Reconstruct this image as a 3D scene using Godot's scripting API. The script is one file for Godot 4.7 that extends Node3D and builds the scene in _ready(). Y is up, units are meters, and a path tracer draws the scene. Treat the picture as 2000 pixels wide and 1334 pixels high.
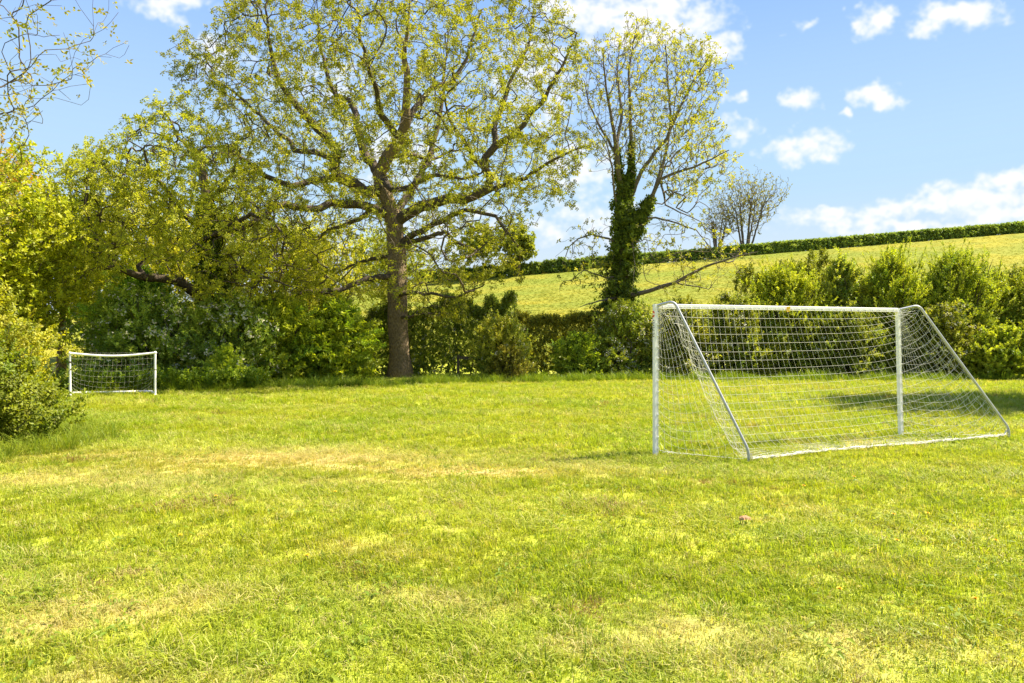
extends Node3D
# A village playing field in spring: two goals, a big oak, an ivy-clad sycamore, hedges and a hill meadow.
# Units are metres, y up, the camera looks along -z. pix(px, py, Z) is the point seen at pixel (px, py) of the 2000x1334 photograph at Z metres.

const FOCAL := 1333.0
const EYE := 1.6
const EXPOSURE := 3.4

var used := {}
var leaf_mat: StandardMaterial3D
var grass_mat: StandardMaterial3D
var bark: StandardMaterial3D
var bark_grey: StandardMaterial3D
var trunk_bark: StandardMaterial3D
var twig_mat: StandardMaterial3D
var white_paint: StandardMaterial3D
var steel: StandardMaterial3D
var net_mat: StandardMaterial3D
var n_patch := FastNoiseLite.new()
var n_fine := FastNoiseLite.new()
var n_lump := FastNoiseLite.new()


func pix(px: float, py: float, z: float) -> Vector3:
	return Vector3((px - 1000.0) / FOCAL * z, EYE + (667.0 - py) / FOCAL * z, -z)


func numbered(called: String) -> String:
	used[called] = used.get(called, 0) + 1
	return called if used[called] == 1 else "%s_%03d" % [called, used[called] - 1]


func tag(o: Node, label: String, category := "", group := "", kind := "") -> void:
	if label: o.set_meta("label", label)
	if category: o.set_meta("category", category)
	if group: o.set_meta("group", group)
	if kind: o.set_meta("kind", kind)


func thing(called: String, label: String, category: String, at := Vector3.ZERO, group := "") -> Node3D:
	var o := Node3D.new()
	o.name = numbered(called)
	add_child(o)
	o.position = at
	tag(o, label, category, group)
	return o


func part(called: String, m: Mesh, mat: Material, parent: Node, at := Vector3.ZERO) -> MeshInstance3D:
	var o := MeshInstance3D.new()
	o.name = called if parent != self else numbered(called)
	o.mesh = m
	o.material_override = mat
	parent.add_child(o, true)
	o.position = at
	return o


# ---------------------------------------------------------------- mesh helpers
class Soup:
	var v := PackedVector3Array()
	var n := PackedVector3Array()
	var c := PackedColorArray()
	var uv := PackedVector2Array()
	var i := PackedInt32Array()

	func tri(a: Vector3, b: Vector3, d: Vector3, col := Color.WHITE) -> void:
		var k := v.size()
		var nn := (d - a).cross(b - a).normalized()
		v.append_array([a, b, d])
		n.append_array([nn, nn, nn])
		c.append_array([col, col, col])
		i.append_array([k, k + 1, k + 2])

	func quad(a: Vector3, b: Vector3, d: Vector3, e: Vector3, col := Color.WHITE) -> void:
		tri(a, b, d, col)
		tri(a, d, e, col)

	func box(at: Vector3, x: Vector3, y: Vector3, z: Vector3) -> void:
		# x, y, z: half axes (right-handed)
		var p := []
		for s in [-1, 1]:
			for t in [-1, 1]:
				for u in [-1, 1]:
					p.append(at + x * s + y * t + z * u)
		for f in [[0, 1, 3, 2], [4, 6, 7, 5], [0, 4, 5, 1], [2, 3, 7, 6], [0, 2, 6, 4], [1, 5, 7, 3]]:
			quad(p[f[0]], p[f[1]], p[f[2]], p[f[3]])

	func tube(pts: PackedVector3Array, rad: PackedFloat32Array, sides: int, capped := false) -> void:
		var m := pts.size()
		if m < 2: return
		var d0 := (pts[1] - pts[0]).normalized()
		var side := d0.cross(Vector3(0.31, 0.12, 0.94)).normalized()
		if side.length() < 0.5: side = d0.cross(Vector3.RIGHT).normalized()
		var first := v.size()
		for k in m:
			var d := (pts[mini(k + 1, m - 1)] - pts[maxi(k - 1, 0)])
			d = d.normalized() if d.length() > 1e-6 else d0
			side = (side - d * side.dot(d)).normalized()
			var up := d.cross(side)
			for s in sides:
				var a := TAU * s / sides
				var q := side * cos(a) + up * sin(a)
				v.append(pts[k] + q * rad[k])
				n.append(q)
				c.append(Color.WHITE)
		for k in m - 1:
			for s in sides:
				var a := first + k * sides + s
				var b := first + k * sides + (s + 1) % sides
				i.append_array([a, a + sides, b, b, a + sides, b + sides])
		if capped:
			for e in [0, m - 1]:
				var mid := v.size()
				v.append(pts[e]); n.append((pts[1] - pts[0]).normalized() * (-1 if e == 0 else 1)); c.append(Color.WHITE)
				for s in sides:
					var a2: int = first + e * sides + s
					var b2: int = first + e * sides + (s + 1) % sides
					if e == 0: i.append_array([mid, a2, b2])
					else: i.append_array([mid, b2, a2])

	func mesh() -> ArrayMesh:
		var a := []
		a.resize(Mesh.ARRAY_MAX)
		a[Mesh.ARRAY_VERTEX] = v
		a[Mesh.ARRAY_NORMAL] = n
		a[Mesh.ARRAY_COLOR] = c
		if uv.size() == v.size() and uv.size() > 0: a[Mesh.ARRAY_TEX_UV] = uv
		a[Mesh.ARRAY_INDEX] = i
		var m := ArrayMesh.new()
		if v.size(): m.add_surface_from_arrays(Mesh.PRIMITIVE_TRIANGLES, a)
		return m


class Scatter:
	var t: Array[Transform3D] = []
	var c := PackedColorArray()

	func add(at: Vector3, up: Vector3, turn: float, s: float, col: Color) -> void:
		var side := up.cross(Vector3(0.28, 0.35, 0.89))
		side = side.normalized() if side.length() > 0.02 else Vector3.RIGHT
		var fwd := side.cross(up)
		var x := side * cos(turn) + fwd * sin(turn)
		var z := x.cross(up)
		t.append(Transform3D(Basis(x * s, up * s, z * s), at))
		c.append(col)


func scattered(called: String, s: Scatter, m: Mesh, mat: Material, parent: Node) -> void:
	if s.t.is_empty(): return
	var mm := MultiMesh.new()
	mm.transform_format = MultiMesh.TRANSFORM_3D
	mm.use_colors = true
	mm.mesh = m
	mm.instance_count = s.t.size()
	for k in s.t.size():
		mm.set_instance_transform(k, s.t[k])
		mm.set_instance_color(k, s.c[k])
	var o := MultiMeshInstance3D.new()
	o.name = called if parent != self else numbered(called)
	o.multimesh = mm
	o.material_override = mat
	parent.add_child(o, true)
	o.set_meta("kind", "stuff")


func leaf_at(s: Soup, at: Vector3, d: Vector3, face: Vector3, l: float, w: float, col: Color, fine := false) -> void:
	# one leaf: folded along its midrib, tip bent down a little
	var x := d.cross(face).normalized()
	var up := x.cross(d).normalized()
	var tip := at + d * l - up * l * 0.18
	var mid := at + d * l * 0.5 + up * 0.02 * l
	var a := mid + x * w * 0.5 + up * w * 0.16
	var b := mid - x * w * 0.5 + up * w * 0.16
	if fine:
		var m2 := at + d * l * 0.8 - up * l * 0.07
		var a2 := m2 + x * w * 0.33 + up * w * 0.1
		var b2 := m2 - x * w * 0.33 + up * w * 0.1
		s.tri(at, a, mid, col); s.tri(at, mid, b, col)
		s.quad(mid, a, a2, m2, col); s.quad(mid, m2, b2, b, col)
		s.tri(m2, a2, tip, col); s.tri(m2, tip, b2, col)
	else:
		s.tri(at, a, tip, col); s.tri(at, tip, b, col)


func rosette(seed_: int, count: int, l: float, w: float, fine := false) -> ArrayMesh:
	# a bunch of leaves at the end of a shoot
	var r := RandomNumberGenerator.new(); r.seed = seed_
	var s := Soup.new()
	for k in count:
		var a := TAU * k / count + r.randf_range(-0.4, 0.4)
		var tilt := r.randf_range(-0.35, 0.9)
		var d := Vector3(cos(a) * cos(tilt), sin(tilt), sin(a) * cos(tilt))
		var g := r.randf_range(0.78, 1.2)
		leaf_at(s, d * 0.012 + Vector3(0, r.randf_range(-0.05, 0.03), 0), d, Vector3(r.randf_range(-0.5, 0.5), 1, r.randf_range(-0.5, 0.5)), l * r.randf_range(0.7, 1.25), w * r.randf_range(0.8, 1.2), Color(g * r.randf_range(0.94, 1.08), g, g), fine)
	return s.mesh()


func sprig(seed_: int, length: float, count: int, l: float, w: float, flat := 0.0, fine := false) -> ArrayMesh:
	# a leafy shoot along +y; flat presses the leaves into one spray
	var r := RandomNumberGenerator.new(); r.seed = seed_
	var s := Soup.new()
	for k in count:
		var t := (k + 0.5) / count
		var a := k * 2.4 + r.randf_range(-0.5, 0.5)
		if r.randf() < flat: a = (0.0 if k % 2 else PI) + r.randf_range(-0.3, 0.3)
		var open := r.randf_range(0.5, 1.25)
		var d := Vector3(cos(a) * sin(open), cos(open), sin(a) * sin(open))
		var face := Vector3(r.randf_range(-0.6, 0.6), 0.6, 1.0) if flat > 0.5 else Vector3(-d.x, 1.0, -d.z) + Vector3(r.randf_range(-0.7, 0.7), 0, r.randf_range(-0.7, 0.7))
		var g := r.randf_range(0.75, 1.22)
		leaf_at(s, Vector3(r.randf_range(-0.1, 0.1) * l, t * length, r.randf_range(-0.1, 0.1) * l), d, face, l * r.randf_range(0.7, 1.2), w * r.randf_range(0.8, 1.2), Color(g * r.randf_range(0.93, 1.08), g, g), fine)
	return s.mesh()


func blossom(seed_: int) -> ArrayMesh:
	# a head of small five-petalled flowers
	var r := RandomNumberGenerator.new(); r.seed = seed_
	var s := Soup.new()
	for k in 9:
		var at := Vector3(r.randf_range(-0.09, 0.09), r.randf_range(-0.04, 0.06), r.randf_range(-0.09, 0.09))
		var up := (at + Vector3(0, 0.1, 0)).normalized()
		var side := up.cross(Vector3(0.3, 0.2, 0.9)).normalized()
		var f := up.cross(side)
		for p in 5:
			var a := TAU * p / 5.0
			var q := side * cos(a) + f * sin(a)
			var q2 := side * cos(a + 1.0) + f * sin(a + 1.0)
			s.tri(at, at + q * 0.026 + up * 0.006, at + q2 * 0.026 + up * 0.006)
	return s.mesh()


func grass_tuft(seed_: int, count: int, spread: float, h: float, w: float, lean: float) -> ArrayMesh:
	var r := RandomNumberGenerator.new(); r.seed = seed_
	var s := Soup.new()
	for k in count:
		var a := r.randf() * TAU
		var at := Vector3(cos(a), 0, sin(a)) * spread * sqrt(r.randf())
		var b := a + r.randf_range(-1.2, 1.2)
		var out := Vector3(cos(b), 0, sin(b)) * lean * r.randf_range(0.2, 1.5)
		var hh := h * r.randf_range(0.5, 1.2)
		var x := Vector3(-sin(b + r.randf_range(-1, 1)), 0, cos(b)).normalized() * w * r.randf_range(0.7, 1.3) * 0.5
		var g := r.randf_range(0.72, 1.25)
		var col := Color(g * r.randf_range(0.9, 1.12), g, g)
		var m := at + Vector3(0, hh * 0.55, 0) + out * hh * 0.35
		var tip := at + Vector3(0, hh * (1.0 - 0.35 * out.length()), 0) + out * hh
		at.y -= 0.01
		s.quad(at - x, at + x, m + x * 0.8, m - x * 0.8, col)
		s.tri(m - x * 0.8, m + x * 0.8, tip, col)
	return s.mesh()


# ---------------------------------------------------------------- trees
class Skel:
	var pos := PackedVector3Array()
	var par := PackedInt32Array()
	var least := PackedFloat32Array()   # radius given by the tracing, 0 where none
	var cell := 1.0
	var grid := {}

	func key(p: Vector3) -> Vector3i:
		return Vector3i((p / cell).floor())

	func add(p: Vector3, parent: int, r := 0.0) -> int:
		pos.append(p); par.append(parent); least.append(r)
		var k := key(p)
		if not grid.has(k): grid[k] = []
		grid[k].append(pos.size() - 1)
		return pos.size() - 1

	func line(pts: Array, from: int, r0: float, r1: float, step: float, rng: RandomNumberGenerator, wig: float) -> int:
		# a traced limb: nodes along the polyline, slightly crooked
		var total := 0.0
		for k in pts.size() - 1: total += pts[k].distance_to(pts[k + 1])
		var done := 0.0
		var last := from
		if last < 0: last = add(pts[0], -1, r0)
		for k in pts.size() - 1:
			var l: float = pts[k].distance_to(pts[k + 1])
			var m := maxi(1, int(l / step))
			for j in m:
				var t := (j + 1.0) / m
				var p: Vector3 = pts[k].lerp(pts[k + 1], t)
				if k < pts.size() - 2 or j < m - 1:
					p += Vector3(rng.randf_range(-1, 1), rng.randf_range(-1, 1), rng.randf_range(-1, 1)) * wig
				last = add(p, last, lerpf(r0, r1, (done + l * t) / total))
			done += l
		return last

	func closest(p: Vector3, rise := -9.0) -> int:
		var best := -1
		var cost := 1e9
		var k0 := key(p)
		for ring in 14:
			for x in range(-ring, ring + 1):
				for y in range(-ring, ring + 1):
					var inner: bool = absi(x) < ring and absi(y) < ring
					for z in ([-ring, ring] if inner else range(-ring, ring + 1)):
						var got = grid.get(k0 + Vector3i(x, y, z))
						if got == null: continue
						for n in got:
							var v: Vector3 = p - pos[n]
							var d := v.length()
							var q := par[n]
							if q >= 0 and d > 1e-4:
								var back: Vector3 = (pos[n] - pos[q]).normalized()
								var short := maxf(0.0, rise - v.y / d)
								d *= 1.4 - 0.4 * back.dot(v / d) + 0.9 * short
							if d < cost:
								cost = d; best = n
			if best >= 0 and cost < (ring + 0.0) * cell * 1.1: break
		return best

	func grow(tips: Array, step: float, wig: float, rng: RandomNumberGenerator, up := 0.15, rise := -9.0) -> void:
		var order := []
		var n0 := pos.size()
		for t in tips:
			var d := 1e9
			for k in range(0, n0, 2): d = minf(d, pos[k].distance_squared_to(t))
			order.append([d, t])
		order.sort_custom(func(a, b): return a[0] < b[0])
		for o in order:
			var p: Vector3 = o[1]
			var n := closest(p, rise)
			if n < 0: continue
			var a := pos[n]
			var d := a.distance_to(p)
			if d < 0.04: continue
			var q := par[n]
			var dir: Vector3 = (a - pos[q]).normalized() if q >= 0 else Vector3.UP
			var c := a + (dir * 0.5 + Vector3(0, up, 0)) * d * 0.6
			var m := maxi(2, int(d / step))
			var last := n
			for j in m:
				var t := (j + 1.0) / m
				var w := a.lerp(c, t).lerp(c.lerp(p, t), t)
				if j < m - 1:
					w += Vector3(rng.randf_range(-1, 1), rng.randf_range(-1, 1), rng.randf_range(-1, 1)) * wig * minf(d, 1.5)
				last = add(w, last)

	func radii(tip: float, e: float) -> PackedFloat32Array:
		var r := PackedFloat32Array()
		r.resize(pos.size())
		for k in range(pos.size() - 1, -1, -1):
			var own := maxf(pow(r[k], 1.0 / e), tip)
			if least[k] > 0.0: own = least[k] if r[k] == 0.0 else maxf(minf(own, least[k] * 1.1), least[k])
			if par[k] >= 0: r[par[k]] += pow(own, e)
			r[k] = own
		return r


func wood(root: Node3D, sk: Skel, r: PackedFloat32Array, mat: Material, limb_r: float, origin: Vector3, limbs_max := 24) -> void:
	var kids := {}
	for k in range(1, sk.pos.size()):
		var q := sk.par[k]
		if q < 0: continue
		if not kids.has(q): kids[q] = []
		kids[q].append(k)
	var starts := [[0, -1]]
	var at := 0
	var twigs := Soup.new()
	var limbs := 0
	while at < starts.size():
		var k: int = starts[at][0]
		var from: int = starts[at][1]
		at += 1
		var pts := PackedVector3Array()
		var rad := PackedFloat32Array()
		if from >= 0:
			pts.append(sk.pos[from] - origin)
			rad.append(minf(r[k] * 1.15, r[from]))
		while true:
			pts.append(sk.pos[k] - origin)
			rad.append(r[k])
			if not kids.has(k): break
			var big := -1
			for n in kids[k]:
				if big < 0 or r[n] > r[big]: big = n
			for n in kids[k]:
				if n != big: starts.append([n, k])
			k = big
		var r0 := rad[0]
		if from < 0:
			var tr := Soup.new()
			tr.tube(pts, rad, 14)
			part("trunk", tr.mesh(), trunk_bark if mat == bark else mat, root)
		elif r0 > limb_r and pts.size() > 5 and limbs < limbs_max:
			var l := Soup.new()
			l.tube(pts, rad, 9)
			part("limb", l.mesh(), mat, root)
			limbs += 1
		else:
			twigs.tube(pts, rad, 6 if r0 > 0.05 else 4 if r0 > 0.018 else 3)
	if twigs.v.size():
		var o := part("twig_growth", twigs.mesh(), twig_mat if mat != bark_grey else bark_grey, root)
		o.set_meta("kind", "stuff")


func leaves_on(sk: Skel, r: PackedFloat32Array, origin: Vector3, rng: RandomNumberGenerator, thin: float, chance: float, spread: float, size: float, ca: Color, cb: Color, keep = null) -> Scatter:
	var s := Scatter.new()
	for k in sk.pos.size():
		if r[k] > thin or sk.par[k] < 0: continue
		var times := int(chance) + (1 if rng.randf() < fmod(chance, 1.0) else 0)
		for j in times:
			var p := sk.pos[k] + Vector3(rng.randfn(), rng.randfn(), rng.randfn()) * spread
			if keep != null and rng.randf() > keep.call(p): continue
			var up := (sk.pos[k] - sk.pos[sk.par[k]]).normalized() * 0.7 + Vector3(rng.randf_range(-1, 1), rng.randf_range(-0.2, 1.3), rng.randf_range(-1, 1))
			var g := rng.randf_range(0.8, 1.2)
			var f := clampf(rng.randf() * 0.7 + 0.5 * (n_lump.get_noise_3dv(p * 3.0) * 1.4 + 0.35), 0, 1)
			var c := ca.lerp(cb, f)
			s.add(p - origin, up.normalized(), rng.randf() * TAU, size * rng.randf_range(0.7, 1.25), Color(c.r * g, c.g * g, c.b * g))
	return s


func in_outline(pts: PackedVector2Array, count: int, z: float, half: float, centre: Vector2, rad: Vector2, rng: RandomNumberGenerator, front := 1.0) -> Array:
	# points spread through a crown whose outline is given in picture coordinates, at the depth z with a real thickness
	var box := Rect2(pts[0], Vector2.ZERO)
	for p in pts: box = box.expand(p)
	var out := []
	while out.size() < count:
		var p := Vector2(rng.randf_range(box.position.x, box.end.x), rng.randf_range(box.position.y, box.end.y))
		if not Geometry2D.is_point_in_polygon(p, pts): continue
		p += Vector2(rng.randfn(), rng.randfn()) * 11.0
		var e := ((p - centre) / rad).length_squared()
		var h := half * sqrt(maxf(0.06, 1.0 - e))
		var dz := h * pow(rng.randf(), 0.7) * (-1.0 if rng.randf() < 0.5 * front else 1.0)
		out.append(pix(p.x, p.y, z + dz))
	return out


func in_ellipsoid(c: Vector3, rad: Vector3, count: int, rng: RandomNumberGenerator, shell := 0.45) -> Array:
	var out := []
	while out.size() < count:
		var d := Vector3(rng.randfn(), rng.randfn(), rng.randfn()).normalized()
		var lump := 0.85 + 0.4 * n_lump.get_noise_3dv(d * 2.2 + c)
		out.append(c + d * rad * lump * pow(rng.randf(), shell))
	return out


func limb(pts: Array, z: float, dz: float) -> Array:
	# a traced limb: picture points, leaving the trunk at depth z and reaching z + dz at its end
	var out := []
	for k in pts.size():
		var t := float(k) / maxf(1, pts.size() - 1)
		out.append(pix(pts[k][0], pts[k][1], z + dz * t * (1.3 - 0.3 * t)))
	return out


func simple_tree(called: String, label: String, base: Vector3, trunk_h: float, trunk_r: float, crown: Array, tips: int, leaf: Mesh, chance: float, size: float, ca: Color, cb: Color, seed_: int, wig := 0.1, mat: Material = null, stems := 1, tip_r := 0.006, thin := 0.02, rise := 0.3) -> Node3D:
	# crown: array of [centre, radii] relative to the base
	var rng := RandomNumberGenerator.new(); rng.seed = seed_
	var root := thing(called, label, "tree", base)
	var sk := Skel.new()
	sk.cell = 1.0
	var last := sk.add(base + Vector3(0, -0.2, 0), -1, trunk_r * 1.25)
	var top: Vector3 = crown[0][0]
	for st in stems:
		var end: Vector3 = top + Vector3(rng.randf_range(-1, 1), 0, rng.randf_range(-1, 1)) * crown[0][1] * (0.12 if stems == 1 else 0.5)
		var mid := Vector3(end.x * 0.25, trunk_h, end.z * 0.25)
		sk.line([base + Vector3(0, 0.2, 0), base + mid * 0.5, base + mid, base + end], last, trunk_r / sqrt(stems), trunk_r * 0.3 / sqrt(stems), 0.5, rng, 0.04)
	var pts := []
	for c in crown: pts.append_array(in_ellipsoid(base + c[0], c[1], int(tips * c[2]), rng))
	sk.grow(pts, 0.4, wig, rng, 0.2, rise)
	var r := sk.radii(tip_r, 2.4)
	wood(root, sk, r, mat if mat else bark, trunk_r * 0.35, base, 10)
	if leaf:
		scattered("crown", leaves_on(sk, r, base, rng, thin, chance, 0.12, size, ca, cb), leaf, leaf_mat, root)
	return root


func ivy_on(root: Node3D, pts: Array, rad: Array, count: int, rng: RandomNumberGenerator, leaf: Mesh, size := 1.0) -> void:
	var s := Scatter.new()
	for k in count:
		var t := rng.randf() * (pts.size() - 1)
		var j := int(t)
		var p: Vector3 = pts[j].lerp(pts[j + 1], t - j)
		var r: float = lerpf(rad[j], rad[j + 1], t - j)
		var a := rng.randf() * TAU
		var out := Vector3(cos(a), rng.randf_range(-0.4, 0.5), sin(a))
		var lump := 0.8 + 1.3 * n_lump.get_noise_3dv((p + out) * 4.5)
		var g := rng.randf_range(0.7, 1.25)
		var c := Color(0.10, 0.155, 0.02).lerp(Color(0.30, 0.37, 0.04), pow(rng.randf(), 1.3))
		s.add(p + out * r * lump * pow(rng.randf(), 0.3) - root.position, (out + Vector3(0, 0.4, 0)).normalized(), rng.randf() * TAU, size * rng.randf_range(0.7, 1.3), Color(c.r * g, c.g * g, c.b * g))
	scattered("ivy", s, leaf, leaf_mat, root)


# ---------------------------------------------------------------- shrubs and hedges
func shrub(called: String, label: String, base: Vector3, rx: float, rz: float, h: float, count: int, leaf: Mesh, size: float, ca: Color, cb: Color, seed_: int, shoots := 14, shoot_h := 0.7, bloom := 0, category := "shrub", spray := 0.0) -> Node3D:
	var rng := RandomNumberGenerator.new(); rng.seed = seed_
	var root := thing(called, label, category, base)
	var stems := Soup.new()
	for k in 13:
		var a := TAU * k / 13.0 + rng.randf_range(-0.2, 0.2)
		var foot := Vector3(cos(a) * rx * 0.25 * rng.randf(), -0.05, sin(a) * rz * 0.25 * rng.randf())
		var end := Vector3(cos(a) * rx * rng.randf_range(0.3, 0.85), h * rng.randf_range(0.55, 0.95), sin(a) * rz * rng.randf_range(0.3, 0.85))
		var pts := PackedVector3Array(); var rad := PackedFloat32Array()
		for j in 7:
			var t := j / 6.0
			pts.append(foot.lerp(end, t) + Vector3(rng.randf_range(-1, 1), 0, rng.randf_range(-1, 1)) * 0.06 * h * sin(PI * t) + Vector3(0, sin(PI * t) * 0.12 * h, 0))
			rad.append(lerpf(0.012 * h + 0.008, 0.006, t))
		stems.tube(pts, rad, 5)
	var s := Scatter.new()
	var b := Scatter.new()
	for k in count:
		var t := rng.randf()
		var a := rng.randf() * TAU
		var dirv := Vector3(cos(a), t * 2.0, sin(a))
		var lump := 0.84 + 0.6 * n_lump.get_noise_3dv(dirv * 3.5 + base * 3.0) + 0.4 * n_lump.get_noise_3dv(dirv * 9.0 + base)
		var w := pow(maxf(0.0, 1.0 - pow(t, 4.5)), 0.5) * (0.8 + 0.2 * sin(PI * clampf(t + 0.15, 0, 1)))
		var q := pow(rng.randf(), 0.33)
		var p := Vector3(cos(a) * rx * w * lump * q, h * t * (0.9 + 0.25 * (lump - 0.82)), sin(a) * rz * w * lump * q)
		var out := Vector3(p.x / rx, 0.35 + 0.9 * t, p.z / rz) + Vector3(rng.randf_range(-0.8, 0.8), rng.randf_range(-0.5, 0.6), rng.randf_range(-0.8, 0.8))
		if spray > 0.0: out.y *= 1.0 - spray
		var g := rng.randf_range(0.7, 1.3)
		var f := clampf(rng.randf() * 0.8 + 0.5 * n_lump.get_noise_3dv((p + base) * 2.0) + 0.1, 0, 1)
		var c := ca.lerp(cb, f)
		s.add(p, out.normalized(), rng.randf() * TAU, size * rng.randf_range(0.7, 1.25), Color(c.r * g, c.g * g, c.b * g))
		if bloom > 0 and q > 0.8 and rng.randf() < bloom / (count * 0.45) and n_lump.get_noise_3dv((p + base) * 1.6) > -0.15:
			b.add(p + out.normalized() * 0.2 * size, out.normalized(), rng.randf() * TAU, rng.randf_range(0.7, 1.3), Color(0.64, 0.59, 0.42) * rng.randf_range(0.85, 1.1))
	for k in shoots:
		var a := rng.randf() * TAU
		var t := pow(rng.randf(), 0.6)
		var q := pow(maxf(0.0, 1.0 - pow(t, 4.5)), 0.5) * rng.randf_range(0.5, 0.95)
		var foot := Vector3(cos(a) * rx * q, h * t * 0.92, sin(a) * rz * q)
		var dirv := Vector3(cos(a) * (1.1 - t) + rng.randf_range(-0.25, 0.25), 1.0, sin(a) * (1.1 - t) + rng.randf_range(-0.25, 0.25)).normalized()
		var l := shoot_h * rng.randf_range(0.5, 1.4)
		stems.tube(PackedVector3Array([foot, foot + dirv * l * 0.6, foot + dirv * l]), PackedFloat32Array([0.009, 0.006, 0.003]), 3)
		for j in int(9 * l / 0.5):
			var u := rng.randf()
			var g := rng.randf_range(0.85, 1.2)
			var c := ca.lerp(cb, rng.randf_range(0.3, 1.0))
			var o := (dirv + Vector3(rng.randf_range(-1, 1), rng.randf_range(-0.3, 0.6), rng.randf_range(-1, 1)) * (1.0 - 0.5 * u)).normalized()
			s.add(foot + dirv * l * u, o, rng.randf() * TAU, size * (1.0 - 0.45 * u) * rng.randf_range(0.55, 0.95), Color(c.r * g, c.g * g, c.b * g))
	var o2 := part("stem_cluster", stems.mesh(), twig_mat, root)
	o2.set_meta("kind", "stuff")
	scattered("foliage", s, leaf, leaf_mat, root)
	if b.t.size(): scattered("blossom", b, blossom(seed_), petal_mat, root)
	return root

var petal_mat: StandardMaterial3D


func hedge(called: String, label: String, path: Array, depth: float, h: float, count: int, leaf: Mesh, size: float, ca: Color, cb: Color, seed_: int, rough := 0.12, ground = null, bare := 0.0, bloom := 0, category := "hedge") -> Node3D:
	# path: points on the ground along the hedge's middle
	var rng := RandomNumberGenerator.new(); rng.seed = seed_
	var base: Vector3 = path[0]
	var root := thing(called, label, category, base)
	var len_ := []
	var total := 0.0
	for k in path.size() - 1:
		len_.append(path[k].distance_to(path[k + 1])); total += len_[k]
	var s := Scatter.new()
	var b := Scatter.new()
	var stems := Soup.new()
	for k in count:
		var d := rng.randf() * total
		var j := 0
		while j < len_.size() - 1 and d > len_[j]:
			d -= len_[j]; j += 1
		var p: Vector3 = path[j].lerp(path[j + 1], clampf(d / len_[j], 0, 1))
		var along: Vector3 = (path[j + 1] - path[j]).normalized()
		var across := along.cross(Vector3.UP).normalized()
		if ground != null: p.y = ground.call(p.x, p.z)
		var y := rng.randf()
		var hh: float = h * (1.0 + rough * 2.2 * n_lump.get_noise_3dv(p * 0.6) + rough * 1.5 * n_lump.get_noise_3dv(p * 3.0))
		var side := (1.0 if rng.randf() < 0.5 else -1.0) * pow(rng.randf(), 0.3)
		if rng.randf() < 0.3: y = 1.0 - 0.12 * rng.randf()
		if y < 0.55 and rng.randf() < bare * (1.0 - y): continue
		var round := 1.0 - 0.25 * pow(y, 6.0)
		var q := p + across * side * depth * 0.5 * round * (1.0 + 0.5 * n_lump.get_noise_3dv(p * 2.0 + Vector3(0, y * 3, 0))) + Vector3(0, y * hh, 0)
		var out := across * side + Vector3(0, 1.4 * y - 0.1, 0) + Vector3(rng.randf_range(-0.8, 0.8), rng.randf_range(-0.5, 0.6), rng.randf_range(-0.8, 0.8))
		var g := rng.randf_range(0.8, 1.2)
		var c := ca.lerp(cb, clampf(rng.randf() * 0.8 + 0.5 * n_lump.get_noise_3dv(q * 2.0) + 0.1, 0, 1))
		s.add(q - base, out.normalized(), rng.randf() * TAU, size * rng.randf_range(0.7, 1.25), Color(c.r * g, c.g * g, c.b * g))
		if bloom and rng.randf() < float(bloom) / count and absf(side) > 0.6:
			b.add(q - base + out.normalized() * 0.15, out.normalized(), rng.randf() * TAU, rng.randf_range(0.7, 1.3), Color(0.64, 0.59, 0.42) * rng.randf_range(0.85, 1.1))
	var n := int(total / 0.5)
	for k in n:
		var d := (k + rng.randf()) / n * total
		var j := 0
		while j < len_.size() - 1 and d > len_[j]:
			d -= len_[j]; j += 1
		var p: Vector3 = path[j].lerp(path[j + 1], clampf(d / len_[j], 0, 1))
		if ground != null: p.y = ground.call(p.x, p.z)
		p -= base
		p.z += rng.randf_range(-0.3, 0.3) * depth
		var pts := PackedVector3Array(); var rad := PackedFloat32Array()
		var lean := Vector3(rng.randf_range(-0.4, 0.4), 0, rng.randf_range(-0.3, 0.3))
		for i in 6:
			var t := i / 5.0
			pts.append(p + Vector3(0, -0.05 + t * h * 0.92, 0) + lean * t + Vector3(rng.randf_range(-1, 1), 0, rng.randf_range(-1, 1)) * 0.06)
			rad.append(lerpf(0.035, 0.01, t))
		stems.tube(pts, rad, 5)
	var o2 := part("stem_cluster", stems.mesh(), twig_mat, root)
	o2.set_meta("kind", "stuff")
	scattered("foliage", s, leaf, leaf_mat, root)
	if b.t.size(): scattered("blossom", b, blossom(seed_), petal_mat, root)
	return root


# ---------------------------------------------------------------- ground
func ground_y(x: float, z: float) -> float:
	var d := -z
	var lawn := 0.03 * n_patch.get_noise_2d(x * 1.3, z * 1.3) * smoothstep(2.0, 8.0, d)
	if d < 33.0: return lawn
	var ridge := 11.4 + 0.083 * x
	ridge = maxf(ridge, 3.0)
	var t := (d - 33.0) / 67.0
	if t <= 1.0:
		return lawn + ridge * (t * (0.86 + 0.14 * t))
	var over := (d - 100.0)
	return ridge + over * 0.03 - over * over * 0.0012 if over < 40.0 else ridge - 0.72 - (over - 40.0) * 0.066


func edge_z(x: float) -> float:
	# how far the mown grass reaches
	var pts := [[-40.0, 19.5], [-13.3, 20.6], [-10.7, 21.4], [-8.4, 22.4], [-5.3, 23.8], [-1.0, 26.0], [5.7, 27.3], [12.3, 27.3], [40.0, 27.6]]
	for k in pts.size() - 1:
		if x < pts[k + 1][0]:
			return lerpf(pts[k][1], pts[k + 1][1], clampf((x - pts[k][0]) / (pts[k + 1][0] - pts[k][0]), 0, 1)) + 0.35 * n_patch.get_noise_2d(x * 6.0, 9.0)
	return 27.5


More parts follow.
